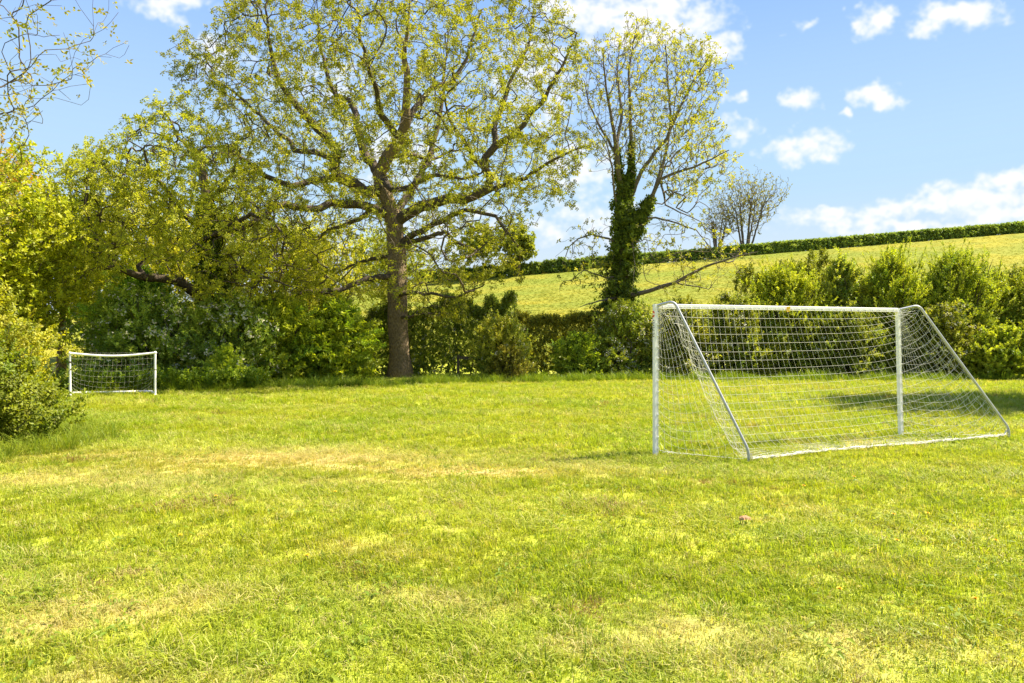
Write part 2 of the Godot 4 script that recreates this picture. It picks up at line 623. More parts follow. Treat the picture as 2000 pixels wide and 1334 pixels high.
var dry_spots := [[-3.0, 9.3, 2.0, 0.75, 1.1], [-0.7, 8.45, 1.9, 0.42, 1.0], [-5.0, 7.8, 1.8, 0.5, 0.6], [0.9, 8.9, 0.9, 0.25, 0.5], [-1.6, 7.6, 1.2, 0.22, 0.6], [-4.3, 8.4, 1.1, 0.4, 0.55], [-5.6, 9.6, 1.0, 0.5, 0.5], [-3.6, 7.3, 1.0, 0.25, 0.45], [-6.9, 9.2, 0.8, 0.4, 0.5],
	[-2.3, 3.9, 0.6, 0.2, 0.75], [0.9, 3.5, 0.7, 0.22, 0.6], [-0.55, 4.2, 0.45, 0.16, 0.6], [-2.0, 3.15, 0.4, 0.15, 0.7], [1.9, 3.6, 0.5, 0.18, 0.6], [-1.2, 5.2, 0.6, 0.2, 0.5], [5.6, 6.9, 0.9, 0.2, 0.4], [2.4, 4.9, 0.5, 0.14, 0.35], [-1.6, 3.1, 0.4, 0.12, 0.5], [6.5, 19.0, 2.6, 0.5, 0.25], [8.0, 22.5, 3.5, 0.6, 0.5]]

func dryness(x: float, z: float) -> float:
	var d := 0.0
	var wx := x + 0.5 * n_patch.get_noise_2d(x * 7.0, z * 7.0)
	var wz := z + 0.4 * n_patch.get_noise_2d(x * 7.0 + 50.0, z * 9.0)
	for s in dry_spots:
		var e: float = ((wx - s[0]) / s[2]) * ((wx - s[0]) / s[2]) + ((-wz - s[1]) / s[3]) * ((-wz - s[1]) / s[3])
		if e < 4.0: d = maxf(d, s[4] * exp(-e))
	var m := n_patch.get_noise_2d(x * 2.6, z * 6.0) * 0.5 + n_fine.get_noise_2d(x * 3.0, z * 5.0) * 0.5
	d += smoothstep(0.1, 0.55, m) * 0.42
	return clampf(d, 0.0, 1.0)


func lawn_colour(x: float, z: float) -> Color:
	var d := dryness(x, z)
	var g := n_patch.get_noise_2d(x * 4.0 + 300.0, z * 4.0)
	var c := Color(0.40, 0.435, 0.038).lerp(Color(0.31, 0.385, 0.03), clampf(g * 1.3 + 0.35, 0, 1))
	return c.lerp(Color(0.56, 0.45, 0.18), d * 0.85)


func noise_mat(a: Color, b: Color, c: Color, freq: float, scale: float, bump: float, rough: float) -> StandardMaterial3D:
	var m := StandardMaterial3D.new()
	var n := FastNoiseLite.new()
	n.frequency = freq
	n.fractal_octaves = 5
	n.seed = 11
	var t := NoiseTexture2D.new()
	t.width = 512; t.height = 512; t.seamless = true; t.noise = n
	var g := Gradient.new()
	g.set_color(0, a.linear_to_srgb()); g.set_color(1, c.linear_to_srgb())
	g.add_point(0.5, b.linear_to_srgb())
	t.color_ramp = g
	m.albedo_texture = t
	m.uv1_triplanar = true
	m.uv1_scale = Vector3(scale, scale * 0.35, scale)
	m.roughness = rough
	m.metallic_specular = 0.3
	if bump > 0.0:
		var h := NoiseTexture2D.new()
		h.width = 512; h.height = 512; h.seamless = true; h.noise = n
		h.as_normal_map = true
		h.bump_strength = bump * 4.0
		m.normal_enabled = true
		m.normal_texture = h
		m.normal_scale = 1.0
	return m


# ---------------------------------------------------------------- sky
var clouds := [[1260, 40, 190, 75, 1.0], [1395, 95, 60, 40, 0.9], [1150, 20, 140, 70, 0.85], [330, 5, 100, 28, 0.8], [345, 40, 28, 22, 0.5], [430, 105, 75, 50, 0.7], [1712, 40, 52, 38, 0.95], [1870, 25, 100, 38, 0.95], [1820, 55, 50, 20, 0.8],
	[1566, 196, 44, 30, 1.0], [1712, 188, 58, 32, 1.0], [1652, 219, 18, 11, 0.8], [1437, 186, 26, 16, 0.8], [1570, 292, 92, 38, 0.95], [1600, 268, 50, 26, 0.8], [1440, 255, 46, 32, 0.7], [1525, 62, 12, 7, 0.6], [1585, 45, 28, 10, 0.55], [1640, 18, 10, 6, 0.5],
	[1050, 150, 110, 120, 0.65], [760, 300, 120, 70, 0.7], [1120, 330, 110, 60, 0.65], [1150, 430, 160, 50, 0.6], [900, 450, 150, 60, 0.5], [1640, 425, 130, 22, 0.75], [1800, 405, 170, 18, 0.8], [1900, 385, 130, 34, 0.95], [1985, 350, 80, 24, 0.9], [1750, 445, 280, 17, 0.75], [1950, 415, 140, 22, 0.9], [1620, 410, 110, 14, 0.6], [640, 170, 130, 60, 0.45], [250, 260, 120, 30, 0.0]]
var n_cloud := FastNoiseLite.new()

func sky_at(az: float, el: float) -> Color:
	# the sky as the photograph shows it (sRGB); az from straight ahead, el above the horizon, both in radians
	var e := clampf(rad_to_deg(el), 0.0, 90.0)
	var c := Color(0.835, 0.895, 0.945)
	c = c.lerp(Color(0.725, 0.855, 0.965), smoothstep(5.0, 13.0, e))
	c = c.lerp(Color(0.645, 0.79, 0.985), smoothstep(12.0, 24.0, e))
	c = c.lerp(Color(0.515, 0.69, 0.975), smoothstep(20.0, 34.0, e))
	c = c.lerp(Color(0.36, 0.57, 0.90), smoothstep(30.0, 80.0, e))
	var px: float; var py: float
	var a := 0.0
	if absf(az) < 0.95 and el < 0.65:
		px = 1000.0 + FOCAL * tan(az)
		py = 667.0 - FOCAL * tan(el) / cos(az)
		var wx := px + 26.0 * n_cloud.get_noise_2d(px * 1.1, py * 1.1) + 9.0 * n_cloud.get_noise_2d(px * 4.0, py * 4.0)
		var wy := py + 22.0 * n_cloud.get_noise_2d(px * 1.1 + 900.0, py * 1.3)
		var f := 0.0
		for b in clouds:
			var dx: float = (wx - b[0]) / b[2]
			if absf(dx) > 1.6: continue
			var dy: float = (wy - b[1]) / b[3]
			if absf(dy) > 1.6: continue
			var v: float = b[4] * (1.2 - dx * dx - dy * dy)
			if v > f:
				f = v
		if f > 0.0:
			f += 0.75 * n_cloud.get_noise_2d(px * 1.5 + 77.0, py * 2.2) + 0.3 * n_cloud.get_noise_2d(px * 5.0, py * 6.0)
			a = smoothstep(0.0, 1.25, f)
	else:
		var k := 1.0 / maxf(0.12, sin(el) + 0.06)
		var q := Vector2(sin(az), cos(az)) * cos(el) * k * 240.0
		a = smoothstep(0.12, 0.5, n_cloud.get_noise_2d(q.x, q.y) + 0.5 * n_cloud.get_noise_2d(q.x * 3.0, q.y * 3.0)) * 0.9
	var cc := Color(0.975, 0.978, 0.985)
	return c.lerp(cc, a)


func make_sky() -> ImageTexture:
	n_cloud.frequency = 0.011
	n_cloud.fractal_octaves = 5
	n_cloud.seed = 5
	var w := 512; var h := 256
	var small := Image.create(w, h, false, Image.FORMAT_RGB8)
	for y in h:
		var el := (0.5 - (y + 0.5) / h) * PI
		for x in w:
			if el < -0.02:
				small.set_pixel(x, y, Color(0.50, 0.50, 0.30))
			else:
				small.set_pixel(x, y, sky_at(wrapf((x + 0.5) / w * TAU, -PI, PI), maxf(el, 0.0)))
	small.resize(4096, 2048, Image.INTERPOLATE_CUBIC)
	for y in range(690, 1025):
		var el := (0.5 - (y + 0.5) / 2048.0) * PI
		for x in range(-480, 480):
			small.set_pixel(posmod(x, 4096), y, sky_at((x + 0.5) / 4096.0 * TAU, maxf(el, 0.0)))
	return ImageTexture.create_from_image(small)


# ---------------------------------------------------------------- nets
func net_panel(left: Array, right: Array, top_pinned: bool, pin_left: int, pin_right: int, slack_h: float, slack_v: float, steps: int, push := Vector3.ZERO, even := 0.0) -> Array:
	# left, right: the rows' end points from top to bottom; columns between them. Returns rows of points after hanging under gravity.
	var rows := left.size()
	var cols: int = maxi(4, int(round(maxf(left[0].distance_to(right[0]), left[rows - 1].distance_to(right[rows - 1])) / 0.11)) + 1)
	var p := []
	var old := []
	var fixed := []
	for r in rows:
		for c in cols:
			var q: Vector3 = left[r].lerp(right[r], float(c) / (cols - 1))
			p.append(q); old.append(q)
			fixed.append((r == 0 and top_pinned) or (c == 0 and (r % pin_left == 0 or r == rows - 1)) or (c == cols - 1 and (r % pin_right == 0 or r == rows - 1)))
	var links := []
	for r in rows:
		for c in cols:
			var k := r * cols + c
			if c + 1 < cols: links.append([k, k + 1, maxf(p[k].distance_to(p[k + 1]) * slack_h, even)])
			if r + 1 < rows: links.append([k, k + cols, p[k].distance_to(p[k + cols]) * slack_v])
	for st in steps:
		for k in p.size():
			if fixed[k]: continue
			var v: Vector3 = (p[k] - old[k]) * 0.93
			old[k] = p[k]
			p[k] = p[k] + v + Vector3(0, -0.0022, 0) + push
			if p[k].y < 0.05:
				p[k].y = 0.05
				old[k] = p[k]
		for pass_ in 2:
			for l in links:
				var d: Vector3 = p[l[1]] - p[l[0]]
				var m := d.length()
				if m <= l[2]: continue
				d *= (m - l[2]) / m
				var f0: bool = fixed[l[0]]
				var f1: bool = fixed[l[1]]
				if f0 and f1: continue
				if f0: p[l[1]] -= d
				elif f1: p[l[0]] += d
				else:
					p[l[0]] += d * 0.5
					p[l[1]] -= d * 0.5
	var out := []
	for r in rows: out.append(p.slice(r * cols, r * cols + cols))
	return out


func net_mesh(s: Soup, grid: Array, rad: float) -> void:
	var rows := grid.size()
	var cols: int = grid[0].size()
	for r in rows:
		var pts := PackedVector3Array(grid[r]); var rr := PackedFloat32Array(); rr.resize(cols); rr.fill(rad if r < rows - 1 else rad * 1.8)
		s.tube(pts, rr, 4)
	for c in cols:
		var pts := PackedVector3Array(); var rr := PackedFloat32Array(); rr.resize(rows); rr.fill(rad)
		for r in rows: pts.append(grid[r][c])
		s.tube(pts, rr, 4)


func along(poly: Array, n: int) -> Array:
	var total := 0.0
	for k in poly.size() - 1: total += poly[k].distance_to(poly[k + 1])
	var out := []
	for i in n:
		var d := total * i / (n - 1)
		var j := 0
		while j < poly.size() - 2 and d > poly[j].distance_to(poly[j + 1]):
			d -= poly[j].distance_to(poly[j + 1]); j += 1
		out.append(poly[j].lerp(poly[j + 1], minf(1.0, d / poly[j].distance_to(poly[j + 1]))))
	return out


func channel(a: Vector3, b: Vector3, face: Vector3) -> ArrayMesh:
	# a goal post: white extrusion, 64 x 60 mm with rounded corners and a groove for the net clips in the side that `face` points to
	var prof := [Vector2(-36, -39), Vector2(36, -39), Vector2(41.5, -33), Vector2(41.5, 33), Vector2(36, 39), Vector2(33, 39), Vector2(33, 22), Vector2(12, 22), Vector2(12, 39), Vector2(-36, 39), Vector2(-41.5, 33), Vector2(-41.5, -33)]
	var y := (b - a).normalized()
	var z := (face - y * face.dot(y)).normalized()
	var x := y.cross(z)
	var s := Soup.new()
	var m := prof.size()
	for k in m:
		var p: Vector2 = prof[k] * 0.00077
		var q: Vector2 = prof[(k + 1) % m] * 0.00077
		s.quad(a + x * p.x + z * p.y, b + x * p.x + z * p.y, b + x * q.x + z * q.y, a + x * q.x + z * q.y)
	for e in [a, b]:
		var poly := PackedVector2Array(prof)
		var idx := Geometry2D.triangulate_polygon(poly)
		for k in range(0, idx.size(), 3):
			var t := []
			for j in 3: t.append(e + x * poly[idx[k + j]].x * 0.00077 + z * poly[idx[k + j]].y * 0.00077)
			s.tri(t[0], t[1], t[2])
	return s.mesh()


func bent(pts: Array, radius: float, n := 6) -> PackedVector3Array:
	# a pipe's centre line with rounded bends
	var out := PackedVector3Array([pts[0]])
	for k in range(1, pts.size() - 1):
		var a: Vector3 = pts[k] + (pts[k - 1] - pts[k]).normalized() * radius
		var b: Vector3 = pts[k] + (pts[k + 1] - pts[k]).normalized() * radius
		for j in n + 1:
			var t := float(j) / n
			out.append(a.lerp(pts[k], t).lerp(Vector3(pts[k]).lerp(b, t), t))
	out.append(pts[-1])
	return out


func pipe(pts: PackedVector3Array, r: float, sides := 12) -> ArrayMesh:
	var s := Soup.new()
	var rr := PackedFloat32Array(); rr.resize(pts.size()); rr.fill(r)
	s.tube(pts, rr, sides, true)
	return s.mesh()


# ================================================================ the scene
func _ready() -> void:
	# ---- camera, sky, sun
	var cam := Camera3D.new()
	cam.name = "camera"
	cam.fov = rad_to_deg(2.0 * atan(667.0 / FOCAL))
	cam.position = Vector3(0, EYE, 0)
	cam.far = 900.0
	add_child(cam)
	var env := Environment.new()
	env.background_mode = Environment.BG_SKY
	env.tonemap_mode = Environment.TONE_MAPPER_LINEAR
	env.tonemap_exposure = EXPOSURE
	env.background_energy_multiplier = 1.12 / EXPOSURE
	env.sdfgi_enabled = true
	env.ssao_enabled = true
	env.ssil_enabled = true
	var sky := Sky.new()
	var pano := PanoramaSkyMaterial.new()
	pano.panorama = make_sky()
	sky.sky_material = pano
	env.sky = sky
	var we := WorldEnvironment.new()
	we.name = "environment"
	we.environment = env
	add_child(we)
	var sun := DirectionalLight3D.new()
	sun.name = "sun"
	sun.light_energy = 1.5
	sun.light_color = Color(1.0, 0.955, 0.87)
	sun.light_angular_distance = 0.5
	sun.shadow_enabled = true
	var to_sun := Vector3(0.97 * cos(deg_to_rad(53)), sin(deg_to_rad(53)), -0.28 * cos(deg_to_rad(53))).normalized()
	add_child(sun)
	sun.look_at_from_position(to_sun * 50.0, Vector3.ZERO, Vector3.UP)

	# ---- noises and materials
	n_patch.frequency = 0.06; n_patch.seed = 3; n_patch.fractal_octaves = 3
	n_fine.frequency = 0.5; n_fine.seed = 8; n_fine.fractal_octaves = 3
	n_lump.frequency = 0.35; n_lump.seed = 21; n_lump.fractal_octaves = 2
	leaf_mat = StandardMaterial3D.new()
	leaf_mat.vertex_color_use_as_albedo = true
	leaf_mat.roughness = 0.5
	leaf_mat.metallic_specular = 0.4
	leaf_mat.backlight_enabled = true
	leaf_mat.backlight = Color(1.0, 1.0, 0.6)
	grass_mat = leaf_mat.duplicate()
	grass_mat.roughness = 0.45
	grass_mat.metallic_specular = 0.3
	petal_mat = leaf_mat.duplicate()
	petal_mat.backlight = Color(0.7, 0.7, 0.65)
	bark = noise_mat(Color(0.04, 0.03, 0.02), Color(0.095, 0.074, 0.05), Color(0.165, 0.135, 0.092), 0.03, 1.1, 3.0, 0.95)
	trunk_bark = noise_mat(Color(0.08, 0.056, 0.032), Color(0.205, 0.15, 0.085), Color(0.31, 0.24, 0.145), 0.03, 1.1, 3.0, 0.95)
	bark_grey = noise_mat(Color(0.075, 0.06, 0.045), Color(0.145, 0.12, 0.09), Color(0.21, 0.18, 0.135), 0.03, 1.4, 1.5, 0.95)
	twig_mat = noise_mat(Color(0.04, 0.032, 0.022), Color(0.085, 0.068, 0.048), Color(0.14, 0.115, 0.08), 0.03, 1.4, 0.0, 0.95)
	white_paint = noise_mat(Color(0.70, 0.69, 0.65), Color(0.80, 0.79, 0.765), Color(0.83, 0.82, 0.80), 0.02, 1.2, 0.0, 0.42)
	steel = noise_mat(Color(0.30, 0.31, 0.32), Color(0.40, 0.41, 0.42), Color(0.50, 0.50, 0.50), 0.04, 2.5, 0.0, 0.5)
	steel.metallic = 0.55
	net_mat = StandardMaterial3D.new()
	net_mat.albedo_color = Color(0.66, 0.64, 0.56).linear_to_srgb()
	net_mat.roughness = 0.8

	build_ground()
	print("ground ", Time.get_ticks_msec())
	build_hill_things()
	build_trees()
	print("trees ", Time.get_ticks_msec())
	build_shrubs()
	print("shrubs ", Time.get_ticks_msec())
	build_main_goal()
	build_small_goal()
	build_small_things()
	build_grass()
	print("grass ", Time.get_ticks_msec())


func build_ground() -> void:
	var img := Image.create(512, 512, false, Image.FORMAT_RGB8)
	for y in 512:
		for x in 512:
			var wx := -40.0 + 80.0 * (x + 0.5) / 512.0
			var wz := 30.0 - 66.0 * (y + 0.5) / 512.0
			var c := lawn_colour(wx, wz) if wz < 2.0 else Color(0.39, 0.41, 0.035)
			c = c.lerp(Color(0.20, 0.15, 0.075), 0.18 + 0.3 * n_fine.get_noise_2d(wx * 6.0, wz * 6.0))
			img.set_pixel(x, y, c.linear_to_srgb())
	var m := StandardMaterial3D.new()
	m.albedo_texture = ImageTexture.create_from_image(img)
	m.roughness = 0.95
	m.metallic_specular = 0.2
	part_grid("ground", -40.0, 40.0, 30.0, -36.0, 120, 120, m, 0.0)
	var im2 := Image.create(512, 512, false, Image.FORMAT_RGB8)
	for y in 512:
		for x in 512:
			var wx := -150.0 + 320.0 * (x + 0.5) / 512.0
			var wz := -30.0 - 190.0 * (y + 0.5) / 512.0
			im2.set_pixel(x, y, meadow_colour(wx, wz).linear_to_srgb())
	var m2 := StandardMaterial3D.new()
	m2.albedo_texture = ImageTexture.create_from_image(im2)
	m2.roughness = 0.95
	m2.metallic_specular = 0.2
	part_grid("hill", -150.0, 170.0, -30.0, -220.0, 100, 120, m2, -0.06)


func meadow_colour(x: float, z: float) -> Color:
	var a := n_patch.get_noise_2d(x * 0.9, z * 1.6)
	var b := n_fine.get_noise_2d(x * 0.5, z * 0.9)
	var c := Color(0.17, 0.195, 0.024).lerp(Color(0.225, 0.22, 0.028), clampf(0.5 + a * 1.3, 0, 1))
	c = c.lerp(Color(0.29, 0.245, 0.022), clampf((b * 0.6 + a - 0.05) * 1.1, 0, 0.5))
	return c


func part_grid(called: String, x0: float, x1: float, z0: float, z1: float, nx: int, nz: int, m: Material, drop: float) -> void:
	var s := Soup.new()
	for j in nz + 1:
		for i in nx + 1:
			var u := float(i) / nx; var v := float(j) / nz
			var x := lerpf(x0, x1, u); var z := lerpf(z0, z1, v)
			s.v.append(Vector3(x, ground_y(x, z) + drop, z))
			var e := 0.4
			s.n.append(Vector3(ground_y(x - e, z) - ground_y(x + e, z), 2 * e, ground_y(x, z - e) - ground_y(x, z + e)).normalized())
			s.c.append(Color.WHITE)
			s.uv.append(Vector2(u, v))
	for j in nz:
		for i in nx:
			var a := j * (nx + 1) + i
			s.i.append_array([a, a + nx + 1, a + 1, a + 1, a + nx + 1, a + nx + 2])
	var o := part(called, s.mesh(), m, self)
	o.set_meta("kind", "structure")


func build_hill_things() -> void:
	var rng := RandomNumberGenerator.new(); rng.seed = 91
	var s := Scatter.new()
	while s.t.size() < 60000:
		var d := 33.5 + 67.0 * pow(rng.randf(), 1.3)
		var x := rng.randf_range(-0.3, 0.85) * d
		var c := meadow_colour(x, -d)
		var g := rng.randf_range(0.92, 1.1)
		if rng.randf() < 0.03: c = Color(0.45, 0.36, 0.03)
		s.add(Vector3(x, ground_y(x, -d) - 0.06, -d), Vector3(rng.randf_range(-0.2, 0.2), 1, rng.randf_range(-0.2, 0.2)).normalized(), rng.randf() * TAU, rng.randf_range(0.8, 1.3) * 0.55, Color(c.r * g, c.g * g, c.b * g))
	scattered("meadow_grass", s, grass_tuft(77, 14, 0.22, 0.16, 0.02, 0.6), grass_mat, self)
	tag(get_child(-1), "yellow flecked meadow grass growing over the hillside", "grass")
	var leaf := sprig(301, 0.5, 12, 0.2, 0.15)
	var path := []
	for k in 14:
		var x := 10.0 + k * 7.0
		path.append(Vector3(x, ground_y(x, -101.0), -101.0))
	hedge("ridge_hedge", "long trimmed hedge running along the crest of the hill meadow", path, 1.4, 1.1, 24000, leaf, 1.0, Color(0.204, 0.308, 0.0572), Color(0.532, 0.614, 0.09), 31, 0.05, ground_y, 0.25, 900)
	path = []
	for k in 8:
		var x := -14.0 + k * 3.6
		path.append(Vector3(x, ground_y(x, -99.0), -99.0))
	hedge("ridge_hedge", "shaggy uneven hedge on the crest left of the ivy tree".replace(" left of", " between the oak and"), path, 1.5, 1.0, 6000, leaf, 1.0, Color(0.137, 0.231, 0.0382), Color(0.382, 0.437, 0.0601), 32, 0.3, ground_y)
	# trees on the crest
	var far_leaf := rosette(302, 7, 0.24, 0.16)
	simple_tree("crest_tree", "small rounded leafy tree on the hill crest beside the oak", Vector3(1.0, ground_y(1.0, -98.0), -98.0), 1.8, 0.25,
		[[Vector3(0, 4.4, 0), Vector3(3.4, 2.9, 3.2), 0.6], [Vector3(-5.5, 4.5, 1), Vector3(4.0, 3.4, 3.0), 0.4]], 1000, far_leaf, 1.6, 1.2, Color(0.21, 0.262, 0.042), Color(0.357, 0.378, 0.0588), 33, 0.1)
	var bare := [[1455, 340, 6.3, 13.2, 34, "bare"], [1400, 385, 3.4, 9.0, 35, "small bare"]]
	for b in bare:
		var x: float = (b[0] - 1000.0) / FOCAL * 103.0
		var y := ground_y(x, -103.0)
		simple_tree("hedgerow_tree", "wide %s twiggy tree rising behind the ridge hedge" % b[5] if b[5] == "bare" else "narrow half bare sapling tree beside the wide twiggy tree on the ridge", Vector3(x, y, -103.0), 0.9, 0.48,
			[[Vector3(0.3, b[3] * 0.62, 0), Vector3(b[2], b[3] * 0.42, b[2]), 1.0]], 2600 if b[5] == "bare" else 700, far_leaf, 0.25, 0.7, Color(0.252, 0.241, 0.063), Color(0.357, 0.336, 0.063), b[4], 0.04, bark_grey, 7, 0.014, 0.03, 0.8)


func build_trees() -> void:
	var rng := RandomNumberGenerator.new(); rng.seed = 1701
	# ---- the big oak
	var oak_leaf := rosette(401, 8, 0.115, 0.062)
	var z := 31.0
	var base := pix(781, 735, z); base.y = 0.0
	var oak := thing("oak_tree", "huge spreading oak with a thick straight trunk and crooked limbs", "tree", base)
	var sk := Skel.new()
	sk.cell = 0.9
	var t0 := sk.line([base + Vector3(0, -0.2, 0), base + Vector3(0, 0.25, 0), pix(780, 690, z), pix(777, 620, z), pix(776, 540, z), pix(775, 480, z), pix(770, 440, z), pix(760, 400, z), pix(750, 370, z), pix(741, 340, z)], -1, 0.58, 0.30, 0.45, rng, 0.02)
	for k in sk.pos.size():
		var y := sk.pos[k].y
		sk.least[k] = 0.43 + 0.28 * exp(-maxf(y, 0.0) * 2.2) if y < 5.0 else lerpf(0.42, 0.27, clampf((y - 5.0) / 4.5, 0, 1))
	var near := func(p: Vector3) -> int: return sk.closest(p)
	var traced := [
		[[[760, 415], [709, 399], [645, 397], [624, 406], [585, 407], [557, 396], [533, 408], [505, 429], [477, 445], [440, 452], [395, 470]], -4.5, 0.19, 0.05],
		[[[505, 429], [501, 455], [515, 480], [540, 500]], -1.2, 0.07, 0.02],
		[[[750, 385], [715, 375], [687, 356], [662, 346], [652, 330], [656, 312], [662, 297], [649, 282], [634, 264], [608, 239], [583, 208], [564, 186], [549, 164], [530, 110], [524, 60], [518, 15]], -3.0, 0.25, 0.03],
		[[[655, 312], [615, 297], [574, 292], [567, 277], [533, 252], [517, 233], [489, 208], [457, 179], [420, 154], [401, 113]], 2.5, 0.12, 0.025],
		[[[660, 348], [608, 352], [571, 362], [530, 350], [501, 334], [483, 318], [454, 293], [438, 286], [404, 288], [363, 297]], -3.8, 0.14, 0.03],
		[[[741, 345], [712, 300], [697, 252], [693, 214], [684, 195], [656, 186], [640, 150], [625, 90], [618, 30]], 3.5, 0.19, 0.03],
		[[[741, 340], [757, 302], [782, 274], [790, 246], [794, 220], [796, 180], [794, 142], [790, 100], [798, 50], [800, 5]], -2.0, 0.26, 0.03],
		[[[790, 246], [815, 205], [845, 170], [880, 160], [910, 120], [925, 70], [940, 20]], 3.0, 0.14, 0.03],
		[[[785, 270], [745, 225], [735, 180], [720, 130], [705, 80], [700, 25]], -4.5, 0.14, 0.03],
		[[[757, 302], [790, 303], [818, 304], [836, 314], [870, 300], [905, 290]], 3.5, 0.12, 0.03],
		[[[741, 340], [765, 372], [800, 365], [839, 345], [864, 343], [901, 350], [940, 338]], -4.0, 0.14, 0.03],
		[[[768, 440], [788, 420], [835, 399], [876, 388], [905, 389], [927, 381], [952, 371], [957, 350], [949, 331], [947, 309], [968, 286], [993, 268], [1021, 242], [1034, 220], [1056, 205], [1072, 173], [1094, 135], [1109, 110], [1126, 63]], -2.0, 0.24, 0.025],
		[[[968, 286], [964, 246], [977, 214], [987, 189], [999, 151], [1018, 120], [1034, 80], [1040, 30]], 2.5, 0.12, 0.025],
		[[[952, 371], [1015, 353], [1046, 334], [1078, 315], [1109, 299], [1141, 287]], -2.5, 0.10, 0.025],
		[[[949, 331], [925, 310], [905, 270], [880, 240], [870, 200]], -3.0, 0.10, 0.03],
		[[[773, 478], [809, 457], [848, 439], [883, 422], [911, 411], [939, 415], [967, 425], [988, 450], [1012, 481]], -3.5, 0.14, 0.03],
		[[[773, 490], [840, 462], [869, 453], [890, 471], [911, 481], [932, 490]], -5.0, 0.11, 0.03],
		[[[775, 540], [715, 545], [662, 567], [624, 569], [592, 570], [554, 583], [484, 592]], -5.5, 0.13, 0.03],
		[[[775, 500], [720, 505], [680, 523], [655, 535]], 3.0, 0.10, 0.03],
		[[[777, 575], [800, 571], [841, 574], [890, 580], [940, 560]], -4.0, 0.08, 0.02],
		[[[778, 625], [800, 620], [830, 610], [848, 612]], -2.5, 0.07, 0.02],
		[[[765, 430], [740, 400], [700, 430], [640, 450], [600, 480], [570, 520]], 5.5, 0.14, 0.03],
		[[[765, 425], [800, 380], [840, 300], [860, 230], [870, 130], [875, 60]], 5.0, 0.17, 0.03]]
	for l in traced:
		var w0: Vector2 = Vector2(l[0][0][0], l[0][0][1])
		# start at the node that lies nearest to the limb's first point, seen along any depth within the crown
		var best := 0
		var cost := 1e9
		for k in sk.pos.size():
			var q := sk.pos[k]
			var s := Vector2(1000.0 + FOCAL * q.x / -q.z, 667.0 - FOCAL * (q.y - EYE) / -q.z)
			var d := s.distance_to(w0)
			if d < cost: cost = d; best = k
		var z0 := -sk.pos[best].z
		var pts := limb(l[0], z0, l[1])
		pts[0] = sk.pos[best]
		sk.line(pts, best, l[2] * 1.18, l[3] * 1.25, 0.3, rng, 0.045)
	var outline := PackedVector2Array([Vector2(333, 120), Vector2(352, 70), Vector2(405, 62), Vector2(430, 0), Vector2(500, -55), Vector2(700, -80), Vector2(850, -70), Vector2(1000, -45), Vector2(1085, -5), Vector2(1112, 55), Vector2(1142, 80), Vector2(1130, 150), Vector2(1105, 220), Vector2(1130, 265), Vector2(1165, 290), Vector2(1135, 360), Vector2(1092, 400), Vector2(1050, 385), Vector2(1020, 430), Vector2(1015, 500), Vector2(1000, 545), Vector2(940, 565), Vector2(925, 610), Vector2(850, 628), Vector2(800, 600), Vector2(740, 605), Vector2(640, 590), Vector2(480, 600), Vector2(440, 560), Vector2(430, 480), Vector2(380, 470), Vector2(430, 400), Vector2(440, 330), Vector2(330, 310), Vector2(420, 270), Vector2(400, 215), Vector2(345, 170)])
	sk.grow(in_outline(outline, 4900, z - 1.2, 8.6, Vector2(745, 280), Vector2(420, 350), rng), 0.26, 0.09, rng, 0.12)
	print("oak nodes ", sk.pos.size(), " ", Time.get_ticks_msec())
	var r := sk.radii(0.0085, 2.35)
	var oak_z := base.z
	var oak_keep := func(p: Vector3) -> float: return 0.4 if p.y < 6.5 and p.z > oak_z + 0.8 and absf(p.x - base.x) < 2.5 else 1.0
	wood(oak, sk, r, bark, 0.065, base)
	scattered("crown", leaves_on(sk, r, base, rng, 0.0135, 2.5, 0.11, 0.9, Color(0.26, 0.285, 0.026), Color(0.42, 0.395, 0.036), oak_keep), oak_leaf, leaf_mat, oak)

	# ---- the ivy-clad sycamore
	z = 32.0
	base = pix(1214, 735, z); base.y = 0.0
	var syc := thing("ivy_clad_tree", "tall slender tree with ivy thick on its trunk and thin new leaves", "tree", base)
	sk = Skel.new()
	sk.cell = 0.9
	sk.line([base + Vector3(0, -0.2, 0), pix(1212, 640, z), pix(1214, 560, z), pix(1216, 480, z), pix(1218, 420, z), pix(1214, 370, z)], -1, 0.34, 0.26, 0.45, rng, 0.03)
